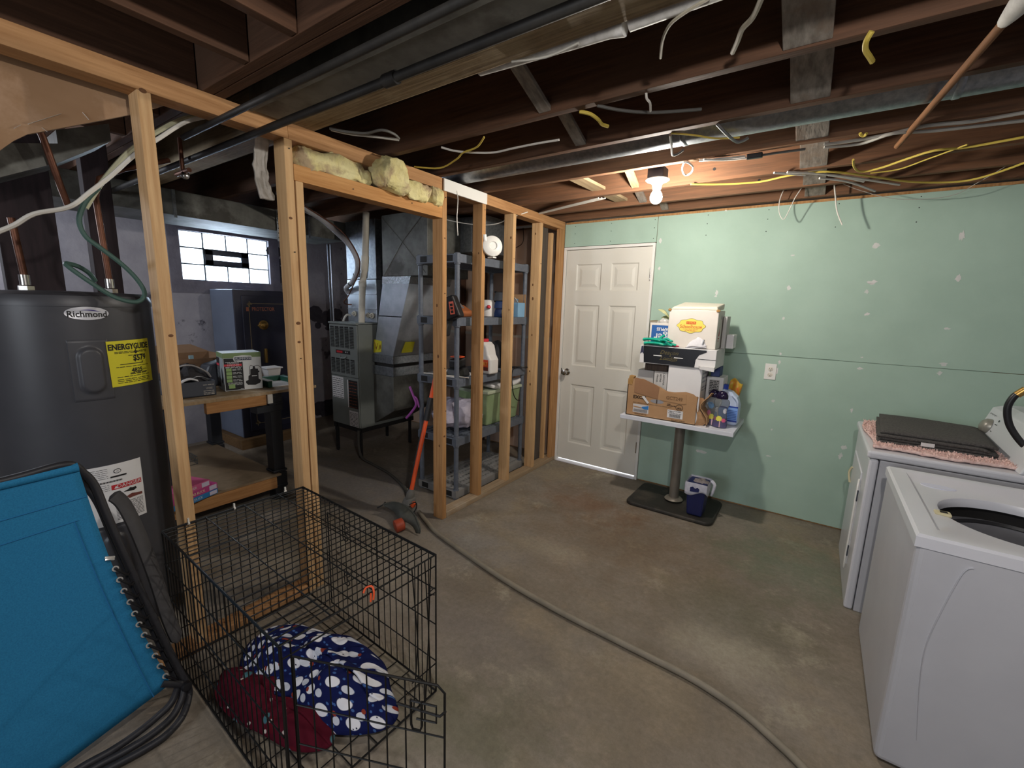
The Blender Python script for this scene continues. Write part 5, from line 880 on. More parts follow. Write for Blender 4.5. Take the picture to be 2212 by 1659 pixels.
# bottles
CLR = mat('clear_plastic', '#e8ecec', rough=.08, trans=.92, ior=1.15, spec=.5); LID = mat('purple_black_cap', '#1d1530', rough=.15); LIQ = mat('purple_liquid_label', '#3f2a80', '#4f3a8c', .3, 0, 6)
def bottle(name, label, x, y, lab):
    t = thing(name, label, 'bottle', (x, y, z), 'clear softener bottles')
    prof = [(.040, 0), (.048, .004), (.050, .02), (.046, .06), (.040, .10), (.038, .13), (.044, .15), (.052, .165), (.053, .185), (.047, .20), (.036, .208), (.033, .212)]
    MB().lathe((x, y, z), prof, 28, sy=.62).build('bottle_body', CLR, t)
    MB().lathe((x, y, z+.002), [(.001, 0), (.044, .002), (.0465, .018), (.0445, .045), (.001, .046)], 28, sy=.6).build('liquid', LIQ, t)
    MB().lathe((x, y, z+.209), [(.037, 0), (.039, .004), (.038, .025), (.028, .045), (.012, .054), (0, .055)], 24, sy=.7).build('cap', LID, t)
    n = 10
    def strip(z0, z1, a0, a1, m, nm, k=.0015):
        def g(u, v):
            a = a0+(a1-a0)*u; zz = z0+(z1-z0)*v; rr = 0
            for (r1, h1), (r2, h2) in zip(prof, prof[1:]):
                if h1 <= zz <= h2: rr = r1+(r2-r1)*(zz-h1)/(h2-h1)
            rr += k; return V((x+rr*math.cos(a), y+rr*math.sin(a)*.62, z+zz))
        MB().grid(g, n, 4).build(nm, m, t, fix=False)
    def blot(zc, hz, ac, ha, m, nm):
        def pt(du, dv):
            a = ac+ha*du; zz = zc+hz*dv; rr = 0
            for (r1, h1), (r2, h2) in zip(prof, prof[1:]):
                if h1 <= zz <= h2: rr = r1+(r2-r1)*(zz-h1)/(h2-h1)
            rr += .0016; return V((x+rr*math.cos(a), y+rr*math.sin(a)*.62, z+zz))
        MB().add([pt(math.cos(.3927*i)*(1 if i % 2 else .8), math.sin(.3927*i)*(1 if i % 2 else .8)) for i in range(16)]+[pt(0, 0)], [(i, (i+1) % 16, 16) for i in range(16)]).build(nm, m, t, fix=False)
    blot(.125, .022, -.75, .42, mat('white_label', '#d3d2d8', rough=.5), 'label')
    blot(.068, .022, -1.65, .5, mat('yellow_flower', '#d7cf52', rough=.5), 'flower_print'); blot(.058, .016, -.95, .4, mat('pink_flower', '#cf5a80', rough=.5), 'flower_print'); strip(.006, .05, -1.55, -1.42, mat('pale_pink_stripe', '#c9a3b0', rough=.5), 'stripe_print', .002)
    if lab: blot(.15, .028, -1.9, .6, mat('pale_blue_label', '#6f95ba', rough=.4), 'label'); blot(.09, .025, -2.2, .5, mat('rose_label', '#b06a80', rough=.4), 'label')
    return t
bottle('softener_bottle', 'clear bottle with dark purple cap and purple base at the table corner', 1.555, -.43, 0)
bottle('softener_bottle', 'clear bottle with dark cap and blue label, between the torn box and corner bottle', 1.498, -.395, 1)
bj = thing('bleach_jug', 'white and blue plastic bleach jug with a blue cap behind the clear bottles', 'jug', (1.585, -.27, z))
jx = 1.575; MB().prism([(jx-.07, -.33, z), (jx+.075, -.33, z), (jx+.08, -.33, z+.02), (jx+.08, -.33, z+.15), (jx+.06, -.33, z+.21), (jx+.02, -.33, z+.245), (jx-.03, -.33, z+.26), (jx-.065, -.33, z+.255), (jx-.075, -.33, z+.2)], (0, .11, 0)).build('jug_body', mat('pale_blue_jug', '#bcc9e2', rough=.4), bj, .03, seg=4)
MB().cyl((jx-.035, -.275, z+.255), (jx-.035, -.275, z+.292), .026, n=18).build('cap', mat('royal_blue_cap', '#233f9c', rough=.4), bj)
fj = pl((jx, -.3315, z), (1, 0, 0), (0, 0, 1), .001); patch(fj, -.06, .075, .03, .145, mat('bleach_label_blue', '#6f98dc', '#7fa6e4', .5), bj, 'jug_label'); fj2 = pl((jx, -.333, z), (1, 0, 0), (0, 0, 1), .001); bars(fj2, [(-.06, .075, .135, .145), (-.06, .075, .03, .042)], mat('royal_blue_cap', '#233f9c'), bj, 'label_band'); bars(fj2, [(0, .07, .05+.012*i, .054+.012*i) for i in range(6)], mat('dark_blue_ink', '#33559f', rough=.6), bj, 'label_print')
MB().tube([(jx+.03, -.335, z+.225), (jx+.065, -.34, z+.19), (jx+.07, -.335, z+.15)], .008, 8, 4).build('jug_handle', mat('pale_blue_jug', '#bcc9e2'), bj)
tag(MB().grid(lambda u, v: V((1.545+.085*u+.01*math.sin(8*v), -.14+.012*math.sin(7*u), z+.305*v+.02*math.sin(5*u)*v)), 8, 6).build('snack_bag', mat('orange_yellow_foil', '#d0662c', '#c9b23a', .4, 0, 30), at=(1.58, -.14, z), solid=.004), 'orange and yellow foil bag peeking over the bleach jug', 'bag')
# waste bin with liner
bn = thing('waste_bin', 'small navy blue waste bin with a white liner standing on the table base plate', 'bin', (1.49, -.43, .032))
a, c, d, e = 1.408, 1.515, -.5, -.37
MB().hexa([(a, d, .033), (c, d, .033), (c, e, .033), (a, e, .033), (a-.018, d-.012, .285), (c+.016, d-.012, .285), (c+.016, e+.02, .285), (a-.018, e+.02, .285)]).build('bin_body', mat('navy_plastic', '#1d2456', '#191f4b', .4, 0, 5), bn, .012)
LN = mat('white_liner', '#cfcfd8', '#b9b9c6', .5, 0, 25, bump=.5)
def liner(u, v):
    t = u*4; k = int(t) % 4; q = t-int(t); A = [(a-.022, d-.018), (c+.022, d-.018), (c+.022, e+.026), (a-.022, e+.026)]; p0, p1 = A[k], A[(k+1) % 4]
    x, y = p0[0]+(p1[0]-p0[0])*q, p0[1]+(p1[1]-p0[1])*q; mx, my = (a+c)/2, (d+e)/2
    dip = .085+.012*math.sin(3*u*2*math.pi+1)+.008*math.sin(23*u); zz = .295-(dip*(v-.4)/.6 if v > .4 else (.4-v)*.15); k2 = 1+(.0 if v > .4 else -.12*(.4-v)/.4)+.02*math.sin(31*u+3*v)
    return V((mx+(x-mx)*k2, my+(y-my)*k2, zz))
MB().grid(liner, 64, 8).build('liner', LN, bn, fix=False, solid=.0015)
poly(pl((a+.045, d-.022, .245), (1, 0, 0), (0, .05, 1), .003), [(-.03, -.02), (.03, -.015), (.035, .008), (.02, .02), (.004, .008), (-.012, .02), (-.03, .012)], mat('navy_plastic', '#1d2456'), bn, 'bare_patch')
MB().tube([(c+.025, e-.02, .29), (c+.05, e-.03, .27), (c+.045, e-.03, .22), (c+.035, e-.03, .18)], lambda q: .014*(1-.4*q), 8, 4).build('liner_knot', LN, bn)
tag(blob((1.475, -.43, .268), .062, 1, .9, .5, 12, .3, 3).build('lint_heap', mat('dryer_lint', '#8d8481', '#77706f', .95, 0, 40, bump=1), at=(1.47, -.43, .27)), 'heap of grey fluff filling the small navy waste bin', 'lint', kind='stuff')
# ================================================================ laundry machines
def machine(name, label, x0, x1, y0, y1, h):
    t = thing(name, label, 'dryer' if 'dryer' in name else 'washer', ((x0+x1)/2, (y0+y1)/2, 0)); return t
dy = machine('clothes_dryer', 'white front loading clothes dryer against the green wall, towels on top', 2.335, 3.06, -1.045, -.285, .87)
dx0, dx1, dy0, dy1, dh = 2.335, 3.06, -1.045, -.285, .872
MB().box(dx0+.05, dx1, dy0+.004, dy1-.004, .0, dh-.042).build('cabinet', APPLS, dy, .004)
MB().box(dx0+.008, dx0+.047, dy0+.003, dy1-.003, .0, dh-.042).build('front_panel', APPL, dy, .012, seg=3)
MB().box(dx0-.004, dx1, dy0-.004, dy1+.004, dh-.038, dh).build('top_panel', APPL, dy, .012, seg=3)
MB().box(dx0+.002, dx0+.01, -.86, -.38, .16, .70).build('door', APPL, dy, .02, seg=3); MB().tube([(dx0, -.86, .66), (dx0-.004, -.89, .6), (dx0-.004, -.89, .2), (dx0, -.86, .14)], .005, 6, 3).build('door_edge', WHITE, dy)
for zz in (.26, .58): MB().box(dx0-.003, dx0+.003, -.905, -.895, zz-.03, zz+.03).build('door_hinge', DARK, dy)
MB().tube([(dx0-.002, -.42, .60), (dx0-.012, -.41, .56), (dx0-.002, -.42, .50)], .006, 6, 3).build('door_pull', mat('ivory_plastic', '#c9bf9a', rough=.5), dy)
cn = MB().prism([(2.845, dy0, dh), (2.9, dy0, 1.055), (2.95, dy0, 1.075), (3.06, dy0, 1.075), (3.06, dy0, dh)], (0, dy1-dy0-.03, 0)).build('control_console', mat('console_enamel', '#cfd2d6', rough=.35), dy, .006)
nC = V((-.183, 0, .055)).normalized(); cC = V((2.878,-0.42,0.996))
uC, vC = V((0, -1, 0)), V((.055, 0, .183)).normalized(); oC = V((2.845, -.33, dh))
fCo = lambda x, y: oC+uC*x+vC*y+nC*.002
kc = fCo(.1, .095); MB().lathe(kc, [(.042, 0), (.038, .018), (.024, .03), (.0, .032)], 20, tuple(nC)).build('timer_knob', mat('knob_grey', '#a5a297', '#8f8c82', .35, .3, 10), cn); 
bars(fCo, [(.02+.018*i, .026+.018*i, .155+.004*(i % 2), .163) for i in range(6)]+[(.16, .19, .12, .124), (.16, .18, .08, .084), (.05, .09, .03, .034)], INK, cn, 'dial_print'); poly(fCo, ell(.185, .145, .006, .006), INK, cn, 'dial_print'); poly(fCo, ell(.06, .018, .006, .006), INK, cn, 'dial_print')
# rug and towel on the dryer
rg = MB()
RG0 = [(2.345, -.31), (2.9, -.06), (2.885, -.96), (2.365, -.99)]
rz = dh+.001
def rugf(u, v):
    x = 2.352+.53*u+.012*math.sin(7*v); y = -1.0+.66*v+.05*(1-u)*0+.012*math.sin(9*u); return V((x, y, rz+.012+.006*mn.noise(V((x*40, y*40, 0)))))
rugo = MB().grid(rugf, 40, 40).build('bath_rug', mat('pink_shag', '#ecd0c8', '#dcb7ae', .95, 0, 60, bump=.8), at=(2.6, -.65, rz), fix=False, solid=.012); tag(rugo, 'fluffy pale pink bath rug spread on the dryer top', 'rug')
tf = MB(); rr = random.Random(3)
for i in range(5200):
    u, v = rr.random(), rr.random(); p = rugf(u, v); dd = V((rr.uniform(-.5, .5), rr.uniform(-.5, .5), 1)).normalized(); w = V((rr.uniform(-1, 1), rr.uniform(-1, 1), 0)).normalized()*.0028; L = rr.uniform(.009, .017)
    tf.add([p-w, p+w, p+w*.7+dd*L, p-w*.7+dd*L], [(0, 1, 2, 3)], True)
q = tf.build('shag_pile', mat('pink_shag', '#d9b8b0'), rugo, fix=False); q['kind'] = 'stuff'
tw = thing('folded_towel', 'folded dark grey towel with a white tag lying on the pink rug', 'towel', (2.6, -.62, .9))
TWM = mat('dark_grey_terry', '#5f5c59', '#4a4745', .95, 0, 120, bump=.9); zt = rz+.021
for i, (ex, ey, nx) in enumerate(((0, 0, 0), (.008, .01, .006), (.0, .004, .03), (.012, .02, .012))):
    def lay_(u, v, i=i, ex=ex, ey=ey, nx=nx):
        x = 2.372+ex+(.44-nx)*u+.04*v; y = -.90+ey+.53*v*(1-.05*u)+.0*u; k = min(1, min(u, 1-u, v, 1-v)*10); return V((x, y, zt+.0155*i+.006*k+.003*math.sin(5*u+2*i)*v-.012*(1 if u > .93 else 0)*(u-.93)*8))
    MB().grid(lay_, 22, 16).build('towel_layer', TWM, tw, fix=False, solid=.0115)
MB().box(2.54, 2.59, -.916, -.912, zt+.012, zt+.03).build('care_tag', PAPERW, tw)
# washer
ws = machine('washing_machine', 'white top loading washing machine with an open round tub, in front of the dryer', 2.388, 3.08, -2.0, -1.23, .86)
wx0, wx1, wy0, wy1, wz = 2.388, 3.08, -2.0, -1.225, .860
cbx = MB().box(wx0+.006, wx1, wy0+.005, wy1-.005, .012, wz-.044); del cbx.f[1]; del cbx.sm[1]; cbx.build('cabinet', APPLS, ws, .02, seg=3)
# deck with a round tub opening
cxw, cyw, Rw = 2.715, -1.63, .215
def deck():
    b = MB(); n = 64; ring = [(cxw+Rw*math.cos(2*math.pi*i/n), cyw+Rw*.98*math.sin(2*math.pi*i/n)) for i in range(n)]
    def onrect(a, x0, x1, y0, y1):
        dx, dy_ = math.cos(a), math.sin(a); t = min([((x1 if dx > 0 else x0)-cxw)/dx if abs(dx) > 1e-6 else 9, ((y1 if dy_ > 0 else y0)-cyw)/dy_ if abs(dy_) > 1e-6 else 9]); return (cxw+dx*t, cyw+dy_*t)
    A = [2*math.pi*i/n for i in range(n)]
    ca = [math.atan2(y-cyw, x-cxw) % (2*math.pi) for x in (wx0+.07, wx1-.09) for y in (wy0+.09, wy1-.07)]
    for k in ca:
        j = min(range(n), key=lambda i: abs(A[i]-k)); A[j] = k
    ca2 = [math.atan2(y-cyw, x-cxw) % (2*math.pi) for x in (wx0, wx1) for y in (wy0, wy1)]
    rings = []
    for k, dz in ((-.004, -.055), (-.006, -.034), (0, -.022), (.008, -.019)): rings.append([(cxw+(Rw+k)*math.cos(a), cyw+(Rw+k)*math.sin(a), wz+dz) for a in A])
    rings.append([(*onrect(a, wx0+.075, wx1-.095, wy0+.10, wy1-.075), wz-.018) for a in A]); rings.append([(*onrect(a, wx0+.06, wx1-.08, wy0+.075, wy1-.055), wz-.001) for a in A])
    def outer(a, k=0):
        x, y = onrect(a, wx0, wx1, wy0, wy1); return x, y
    B = list(A)
    for k in ca2:
        j = min(range(n), key=lambda i: abs(B[i]-k)); B[j] = k
    ins = .008
    rings.append([(*onrect(a, wx0+ins, wx1-ins, wy0+ins, wy1-ins), wz) for a in B]); rings.append([(*onrect(a, wx0, wx1, wy0, wy1), wz-.008) for a in B]); rings.append([(*onrect(a, wx0, wx1, wy0, wy1), wz-.042) for a in B])
    vs = [p for r in rings for p in r]; b.add(vs, [(r*n+i, r*n+(i+1) % n, (r+1)*n+(i+1) % n, (r+1)*n+i) for r in range(len(rings)-1) for i in range(n)], True); return b
deck().build('top_deck', APPL, ws)
STEELT = mat('tub_enamel', '#97979c', '#8b8b91', .35, .4, 8)
MB().lathe((cxw, cyw, wz), [(Rw+.02, -.105), (Rw-.02, -.10), (Rw-.034, -.106), (Rw-.036, -.13), (Rw-.03, -.16), (Rw-.032, -.40), (.05, -.42), (.0, -.42)], 64, cap=False).build('wash_tub', STEELT, ws)
MB().lathe((cxw, cyw, wz), [(Rw-.032, -.112), (Rw-.022, -.096), (Rw-.032, -.090), (Rw-.038, -.100)], 64, cap=False).build('tub_seal', BLACK, ws); MB().lathe((cxw, cyw, wz), [(Rw+.015, -.05), (Rw+.022, -.06), (Rw+.022, -.106)], 48, cap=False).build('tub_gap', INK, ws); MB().lathe((cxw, cyw, wz-.41), [(.07, 0), (.06, .05), (.035, .2), (.03, .27), (0, .28)], 24).build('agitator', mat('agitator_grey', '#8f8f96', rough=.4), ws)
lt = V((2.5,-1.699,0.846)); MB().box(lt.x-.022, lt.x+.022, lt.y-.018, lt.y+.018, .838, .849).build('latch_frame', mat('ivory_plastic', '#c9bf9a'), ws, .004); MB().box(lt.x-.008, lt.x+.012, lt.y-.008, lt.y+.008, .848, .8505).build('latch_slot', INK, ws)
dc = V((2.531,-1.365,0.85)); MB().prism([(dc.x+.055*math.cos(q)*(1.2 if math.cos(q) > 0 else .8), dc.y+.028*math.sin(q), .8415) for q in [2*math.pi*i/24 for i in range(24)]], (0, 0, .002)).build('dispenser_lid', mat('lavender_lid', '#d3d5e6', rough=.4), ws)
MB().tube([(2.528,-1.998,0.793), (2.506,-1.998,0.769), (2.477,-1.998,0.618), (2.461,-1.998,0.486), (2.466,-1.998,0.351), (2.488,-1.998,0.15)], lambda t: .007*(1-abs(2*t-1)**3)+.001, 6, 6, flat=.05).build('pale_side_ridge', APPL, ws)  # thin, slightly raised streak in paler enamel than the side panel
hs_ = thing('washer_hose', 'black rubber washer hose with brass fitting curving down behind the washer', 'hose', (2.85, -.9, 1.1))
hp = [(2.833,-0.9,1.213), (2.815,-0.9,1.191), (2.804,-0.9,1.14), (2.816,-0.9,1.077), (2.841,-0.9,1.027), (2.88,-0.9,0.976), (2.926,-0.9,0.936)]
MB().tube(hp, .0135, 10, 6).build('hose_tube', mat('black_rubber', '#17171a', rough=.4), hs_); a, b_ = V(hp[0]), V(hp[1]); dd = (a-b_).normalized(); MB().cyl(b_+dd*.012, b_+dd*.05, .016, n=12).build('fitting', BRASS, hs_); MB().cyl(b_+dd*.05, b_+dd*.14, .011, n=12).build('tap_spout', CHROME, hs_)
# hose on the floor
cable('floor_hose', 'long grey-brown hose snaking across the concrete floor from the trimmer', [(-.2, -1.68, .017), (-.05, -1.75, .0155), (.125, -1.819, .0155), (.506, -1.905, .0155), (.824, -1.966, .0155), (1.133, -2.0, .0155), (1.389, -2.012, .0155), (1.612, -2.02, .0155), (1.809, -2.03, .0155), (1.989, -2.073, .0155), (2.117, -2.137, .0155), (2.195, -2.186, .0155), (2.3, -2.28, .0155)], .0145, mat('grey_brown_hose', '#8d8474', '#7d7566', .6, 0, 8), 6, 'hose', n=10)
# ceiling bulb
bf = thing('bulb_fixture', 'lit bare bulb in a white porcelain lamp holder under the joists', 'light', (BULB[0], BULB[1], 2.3))
bx, by, bz_ = BULB
MB().box(bx-.045, bx+.045, by-.05, by+.045, 2.272, 2.33).build('junction_box', DARK, bf, .004)
MB().lathe((bx, by, 2.272), [(.03, .002), (.062, 0), (.066, -.006), (.058, -.012), (.038, -.02), (.027, -.030), (.024, -.052), (.022, -.055)], 32, (0, 0, 1)).build('lamp_holder', mat('porcelain', '#e4e1da', rough=.25), bf)
BE = mat('lit_bulb', '#fff6ea', rough=.2, emit=820)
bo = MB().lathe((bx, by, bz_), [(0, -.034), (.012, -.032), (.024, -.024), (.032, -.010), (.034, .004), (.030, .02), (.022, .034), (.016, .044), (.0145, .05)], 28).build('bulb', BE, bf)

# ================================================================ FOREGROUND: wire crate, blankets, folded chair
cr = thing('dog_crate', 'large black wire dog crate with its front door swung open', 'crate', (.49, -2.97, 0))
CX0, CX1, CY0, CY1, CH = .012, .972, -3.262, -2.686, .605
FR, WR = .0034, .0021
def rods(segs, r): 
    b = MB()
    for p in segs: b.tube(p, r, 6)
    return b
def wpanel(name, o, u, v, lu, lv, nu, vs, extra=()):
    """frame rods plus a field of thin wires: nu wires along v, cross wires at the heights vs"""
    o, u, v = V(o), V(u), V(v); n = u.cross(v).normalized()*.004
    f = rods([[o, o+u*lu, o+u*lu+v*lv, o+v*lv, o]], FR).build(name, BLACKW, cr)
    w = rods([[o+u*(lu*i/nu), o+u*(lu*i/nu)+v*lv] for i in range(1, nu)], WR); w2 = rods([[o+v*h+n, o+v*h+u*lu+n] for h in vs], WR*1.15); w.v, w.f, w.sm = w.v, w.f, w.sm
    k = len(w.v); w.v += w2.v; w.f += [[i+k for i in f_] for f_ in w2.f]; w.sm += w2.sm
    q = w.build('wire_grid', BLACKW, f); q['kind'] = 'stuff'; return f
wpanel('top_panel', (CX0, CY0, CH), (1, 0, 0), (0, 1, 0), CX1-CX0, CY1-CY0, 27, [.15, .30, .45])
wpanel('back_panel', (CX0, CY0, .015), (0, 1, 0), (0, 0, 1), CY1-CY0, CH-.02, 15, [.14, .30, .45])
wpanel('side_panel', (CX0, CY0, .015), (1, 0, 0), (0, 0, 1), CX1-CX0, CH-.02, 26, [.14, .30, .45])
rs = wpanel('side_panel', (CX0, CY1, .015), (1, 0, 0), (0, 0, 1), CX1-CX0, CH-.02, 24, [.14, .30, .45])
MB().tube([(.22, CY1+.006, .05), (.22, CY1+.006, .53), (.60, CY1+.006, .53), (.60, CY1+.006, .05), (.22, CY1+.006, .05)], FR, 6).build('side_door_frame', BLACKW, rs)
wpanel('floor_grid', (CX0, CY0, .012), (1, 0, 0), (0, 1, 0), CX1-CX0, CY1-CY0, 12, [.10, .20, .30, .40, .50])
fp_ = MB().tube([(CX1, CY0, .015), (CX1, CY1, .015), (CX1, CY1, CH), (CX1, CY0, CH), (CX1, CY0, .015)], FR*1.15, 6).tube([(CX1+.006, CY0, .02), (CX1+.006, CY0, CH)], .0045, 6).build('front_panel', BLACKW, cr)
w = rods([[(CX1, CY1-.025-.03*i, .015), (CX1, CY1-.03-.027*i+(.02 if i % 2 else -.008), .3), (CX1, CY1-.025-.03*i, CH)] for i in range(4)]+[[(CX1, CY0+.03, .015), (CX1, CY0+.03, CH)], [(CX1, CY1, .45), (CX1, CY0, .45)][:1]+[(CX1, CY1-.12, .45)], [(CX1, CY1, .14), (CX1, CY1-.12, .14)], [(CX1, CY0, .56), (CX1, CY1, .56)]], WR*1.2).build('front_wires', BLACKW, fp_); w['kind'] = 'stuff'
# open door
dA, dB = V((.99, -3.235, 0)), V((1.385, -3.045, 0)); du = (dB-dA); dl_ = du.length; du.normalize(); dz0, dz1 = .05, .565
dp_ = lambda x, zz: dA+du*x+V((0, 0, zz))
dfr = MB().tube([dp_(0, dz0), dp_(0, dz1), dp_(dl_-.02, dz1), dp_(dl_, dz1-.02), dp_(dl_, dz0), dp_(0, dz0)], FR, 6).build('door', BLACKW, cr)
w = rods([[dp_(dl_*i/8, dz0), dp_(dl_*i/8, dz1)] for i in range(1, 8)]+[[dp_(0, h), dp_(dl_, h)] for h in (.15, .28, .41)], WR*1.15).build('wire_grid', BLACKW, dfr); w['kind'] = 'stuff'
nD = V((du.y, -du.x, 0))*.008
MB().tube([dp_(dl_-.09, .515)+nD, dp_(dl_-.09, .44)+nD, dp_(dl_-.085, .425)+nD, dp_(dl_-.065, .425)+nD, dp_(dl_-.06, .44)+nD, dp_(dl_-.06, .515)+nD], .0035, 6).tube([dp_(dl_-.13, .495)+nD, dp_(dl_-.04, .485)+nD, dp_(dl_-.01, .482)+nD, dp_(dl_+.005, .50)+nD], .0035, 6).tube([dp_(dl_-.09, .512)+nD, dp_(dl_-.02, .51)+nD, dp_(dl_-.02, .46)+nD, dp_(dl_-.075, .46)+nD], .0032, 6).build('door_latch', BLACKW, dfr)
# clips and coils on the side door
for zz in (.47, .24):
    MB().tube([(.335, CY1+.012, zz+.03), (.335, CY1+.012, zz-.03), (.36, CY1+.012, zz-.04), (.375, CY1+.012, zz-.02), (.355, CY1+.012, zz), (.38, CY1+.012, zz+.02), (.36, CY1+.012, zz+.035)], .0026, 6, 4).build('door_latch', BLACKW, rs)
MB().tube([(CX1, CY1-.03, .50+.0), (CX1+.008, CY1-.04, .49), (CX1+.008, CY1-.015, .48), (CX1, CY1-.04, .465), (CX1+.008, CY1-.015, .45)], .0026, 6).build('corner_coil', BLACKW, cr)
cr.rotation_euler.z = -.036
# clip and ties
kc_ = V((0.978,-3,0.61)); cbn = thing('carabiner', 'small orange carabiner clip on the front top bar of the wire crate', 'clip', kc_)
MB().tube([kc_+V((-.012, -.012, .004)), kc_+V((-.014, .0, .016)), kc_+V((0, .012, .020)), kc_+V((.012, .010, .006)), kc_+V((.016, .004, -.016))], .0032, 8, 5).build('hook', ORANGE, cbn); MB().tube([kc_+V((.010, .0, .006)), kc_+V((.013, -.004, -.020))], .003, 8).build('gate', ORANGE, cbn)
kt = thing('keys', 'little pale metal tag hanging inside the crate by the side door', 'tag', (.34, CY1-.006, .37)); MB().box(.325, .35, CY1-.008, CY1-.006, .36, .375).build('metal_tag', CHROME, kt)
for (p, l) in (((0.011,-3.157,0.607), 'white zip tie on the crate rear edge by the first stud'), ((0.009,-2.982,0.607), 'white zip tie on the crate rear edge, middle of three'), ((0.019,-2.752,0.607), 'white zip tie on the crate rear edge by the bench leg')):
    p = V(p); p.x = CX0; tag(MB().lathe(p, [(.0055, -.003), (.0075, -.003), (.0075, .003), (.0055, .003), (.0055, -.003)], 12, (0, 1, 0), cap=False).box(p.x-.004, p.x+.003, p.y-.003, p.y+.003, p.z+.006, p.z+.022).build('zip_tie', WHITEC, at=p), l, 'zip tie')
# blankets
def fabric_print(name, base, kind):
    m = mat(name, base, rough=.9, spec=.15); nt = m.node_tree; N, L = nt.nodes, nt.links; b = N['Principled BSDF']
    tc = N.new('ShaderNodeTexCoord'); mp = N.new('ShaderNodeMapping'); mp.inputs['Rotation'].default_value = (0, 0, .7); L.new(tc.outputs['UV'], mp.inputs[0])
    cur = None
    def spot(off, sc, sx, r0, r1, col, rnd, cur):
        a = N.new('ShaderNodeVectorMath'); a.operation = 'ADD'; a.inputs[1].default_value = off; L.new(mp.outputs[0], a.inputs[0])
        s = N.new('ShaderNodeVectorMath'); s.operation = 'MULTIPLY'; s.inputs[1].default_value = (sc*sx, sc, 1); L.new(a.outputs[0], s.inputs[0])
        v = N.new('ShaderNodeTexVoronoi'); v.voronoi_dimensions = '2D'; v.inputs['Scale'].default_value = 1; v.inputs['Randomness'].default_value = rnd; L.new(s.outputs[0], v.inputs['Vector'])
        r = N.new('ShaderNodeValToRGB'); r.color_ramp.elements[0].position = r0; r.color_ramp.elements[1].position = r1; r.color_ramp.elements[0].color = (1, 1, 1, 1); r.color_ramp.elements[1].color = (0, 0, 0, 1); L.new(v.outputs['Distance'], r.inputs[0])
        x = N.new('ShaderNodeMix'); x.data_type = 'RGBA'; L.new(r.outputs[0], x.inputs['Factor']); x.inputs['B'].default_value = hx(col)
        if cur: L.new(cur, x.inputs['A'])
        else: x.inputs['A'].default_value = hx(base)
        return x.outputs['Result']
    if kind == 'snow':
        cur = spot((.013, .02, 0), 30, 1, .10, .16, '#43639c', 1, cur); cur = spot((0, -.0, 0), 11, 1.3, .24, .27, '#e4e4ea', .35, cur)
        cur = spot((.0, -.034, 0), 11, 1.1, .15, .17, '#c9cdd8', .35, cur); cur = spot((.004, -.052, 0), 11, .8, .07, .085, '#8c3b2c', .35, cur); cur = spot((0, -.004, 0), 11, 1, .025, .035, '#22263c', .35, cur); cur = spot((0, .008, 0), 11, 1, .02, .03, '#22263c', .35, cur)
    else:
        cur = spot((0, 0, 0), 9, .8, .16, .2, '#5f1320', 1, cur); cur = spot((.02, .01, 0), 9, .7, .10, .13, '#4c7a84', .8, cur); cur = spot((.05, .02, 0), 8, 1.5, .05, .07, '#c9bdb4', .9, cur)
    L.new(cur, b.inputs['Base Color']); return m
def cloth(name, label, cx, cy_, rx, ry, h, seed, m, rot=0):
    me_b = MB(); n = 56; uv = []
    def f(u, v):
        a, r = 2*math.pi*u, v; k = 1+.16*mn.noise(V((math.cos(a)*1.5, math.sin(a)*1.5, seed))); x, y = rx*r*k*math.cos(a), ry*r*k*math.sin(a)
        fold = .5+.5*math.sin(3.2*a+5*r+2.5*mn.noise(V((x*6, y*6, seed+3)))); zz = h*(1-r**3.2)*(.72+.28*fold)+.035*mn.noise(V((x*7, y*7, seed)))*(1-r*r)+.016*mn.noise(V((x*18, y*18, seed)))*(1-r**4)
        c, s = math.cos(rot), math.sin(rot); return V((cx+x*c-y*s, cy_+x*s+y*c, max(.018, .02+zz)))
    me_b.grid(f, n*2, n//2); o = me_b.build(name, m, at=(cx, cy_, .02), fix=False, solid=.008)
    l = o.data.uv_layers.new(name='UVMap')
    for p in o.data.polygons:
        for li in p.loop_indices:
            q = o.data.vertices[o.data.loops[li].vertex_index].co; l.data[li].uv = (q.x+.5*q.z, q.y+.8*q.z)
    return tag(o, label, 'blanket')
cloth('fleece_blanket', 'rumpled navy fleece blanket printed with white snowmen inside the wire crate', .525, -2.945, .395, .195, .12, 4, fabric_print('snowman_print', '#141b4a', 'snow'), .12)
cloth('fleece_blanket', 'rumpled maroon printed blanket lying lower inside the wire crate', .52, -3.125, .30, .105, .06, 9, fabric_print('maroon_print', '#4f1020', 'floral'), .12)
# folded reclining chair
fc = thing('folding_chair', 'folded blue mesh reclining lawn chair leaning at the photo edge', 'chair', (.25, -3.5, 0))
T, B_ = V((.10, -3.47, .965)), V((.262, -3.342, .13)); wd_ = .52; sl = V((0, -1, -.035)); nrm_ = (B_-T).cross(V((0, -1, 0))).normalized()
if nrm_.x < 0: nrm_ = -nrm_
def fab(u, v):
    e = T+(B_-T)*v; bl = V((0, -1, -.035+(-.24+.035)*v)); p = e+bl*wd_*(1-u); s = .03*math.sin(math.pi*u)*math.sin(math.pi*min(1, v*1.1)); ct = .018*abs(2*u-1)**8*(1 if False else 0); inn = -.018*math.sin(math.pi*v)*(u**6); return p-nrm_*s+V((0, inn, 0))
MB().grid(fab, 24, 30).build('seat_fabric', BLUE, fc, fix=False, solid=.004)
HEM = mat('blue_hem', '#176393', rough=.85)
b = MB()
b.tube([fab(i/24, .12)+nrm_*.003 for i in range(25)], .0018, 4).tube([fab(i/24, .20)+nrm_*.003 for i in range(23)], .0018, 4).tube([fab(.90, .2+.8*i/30)+nrm_*.003 for i in range(31)], .0018, 4); b.build('hem_seam', HEM, fc)
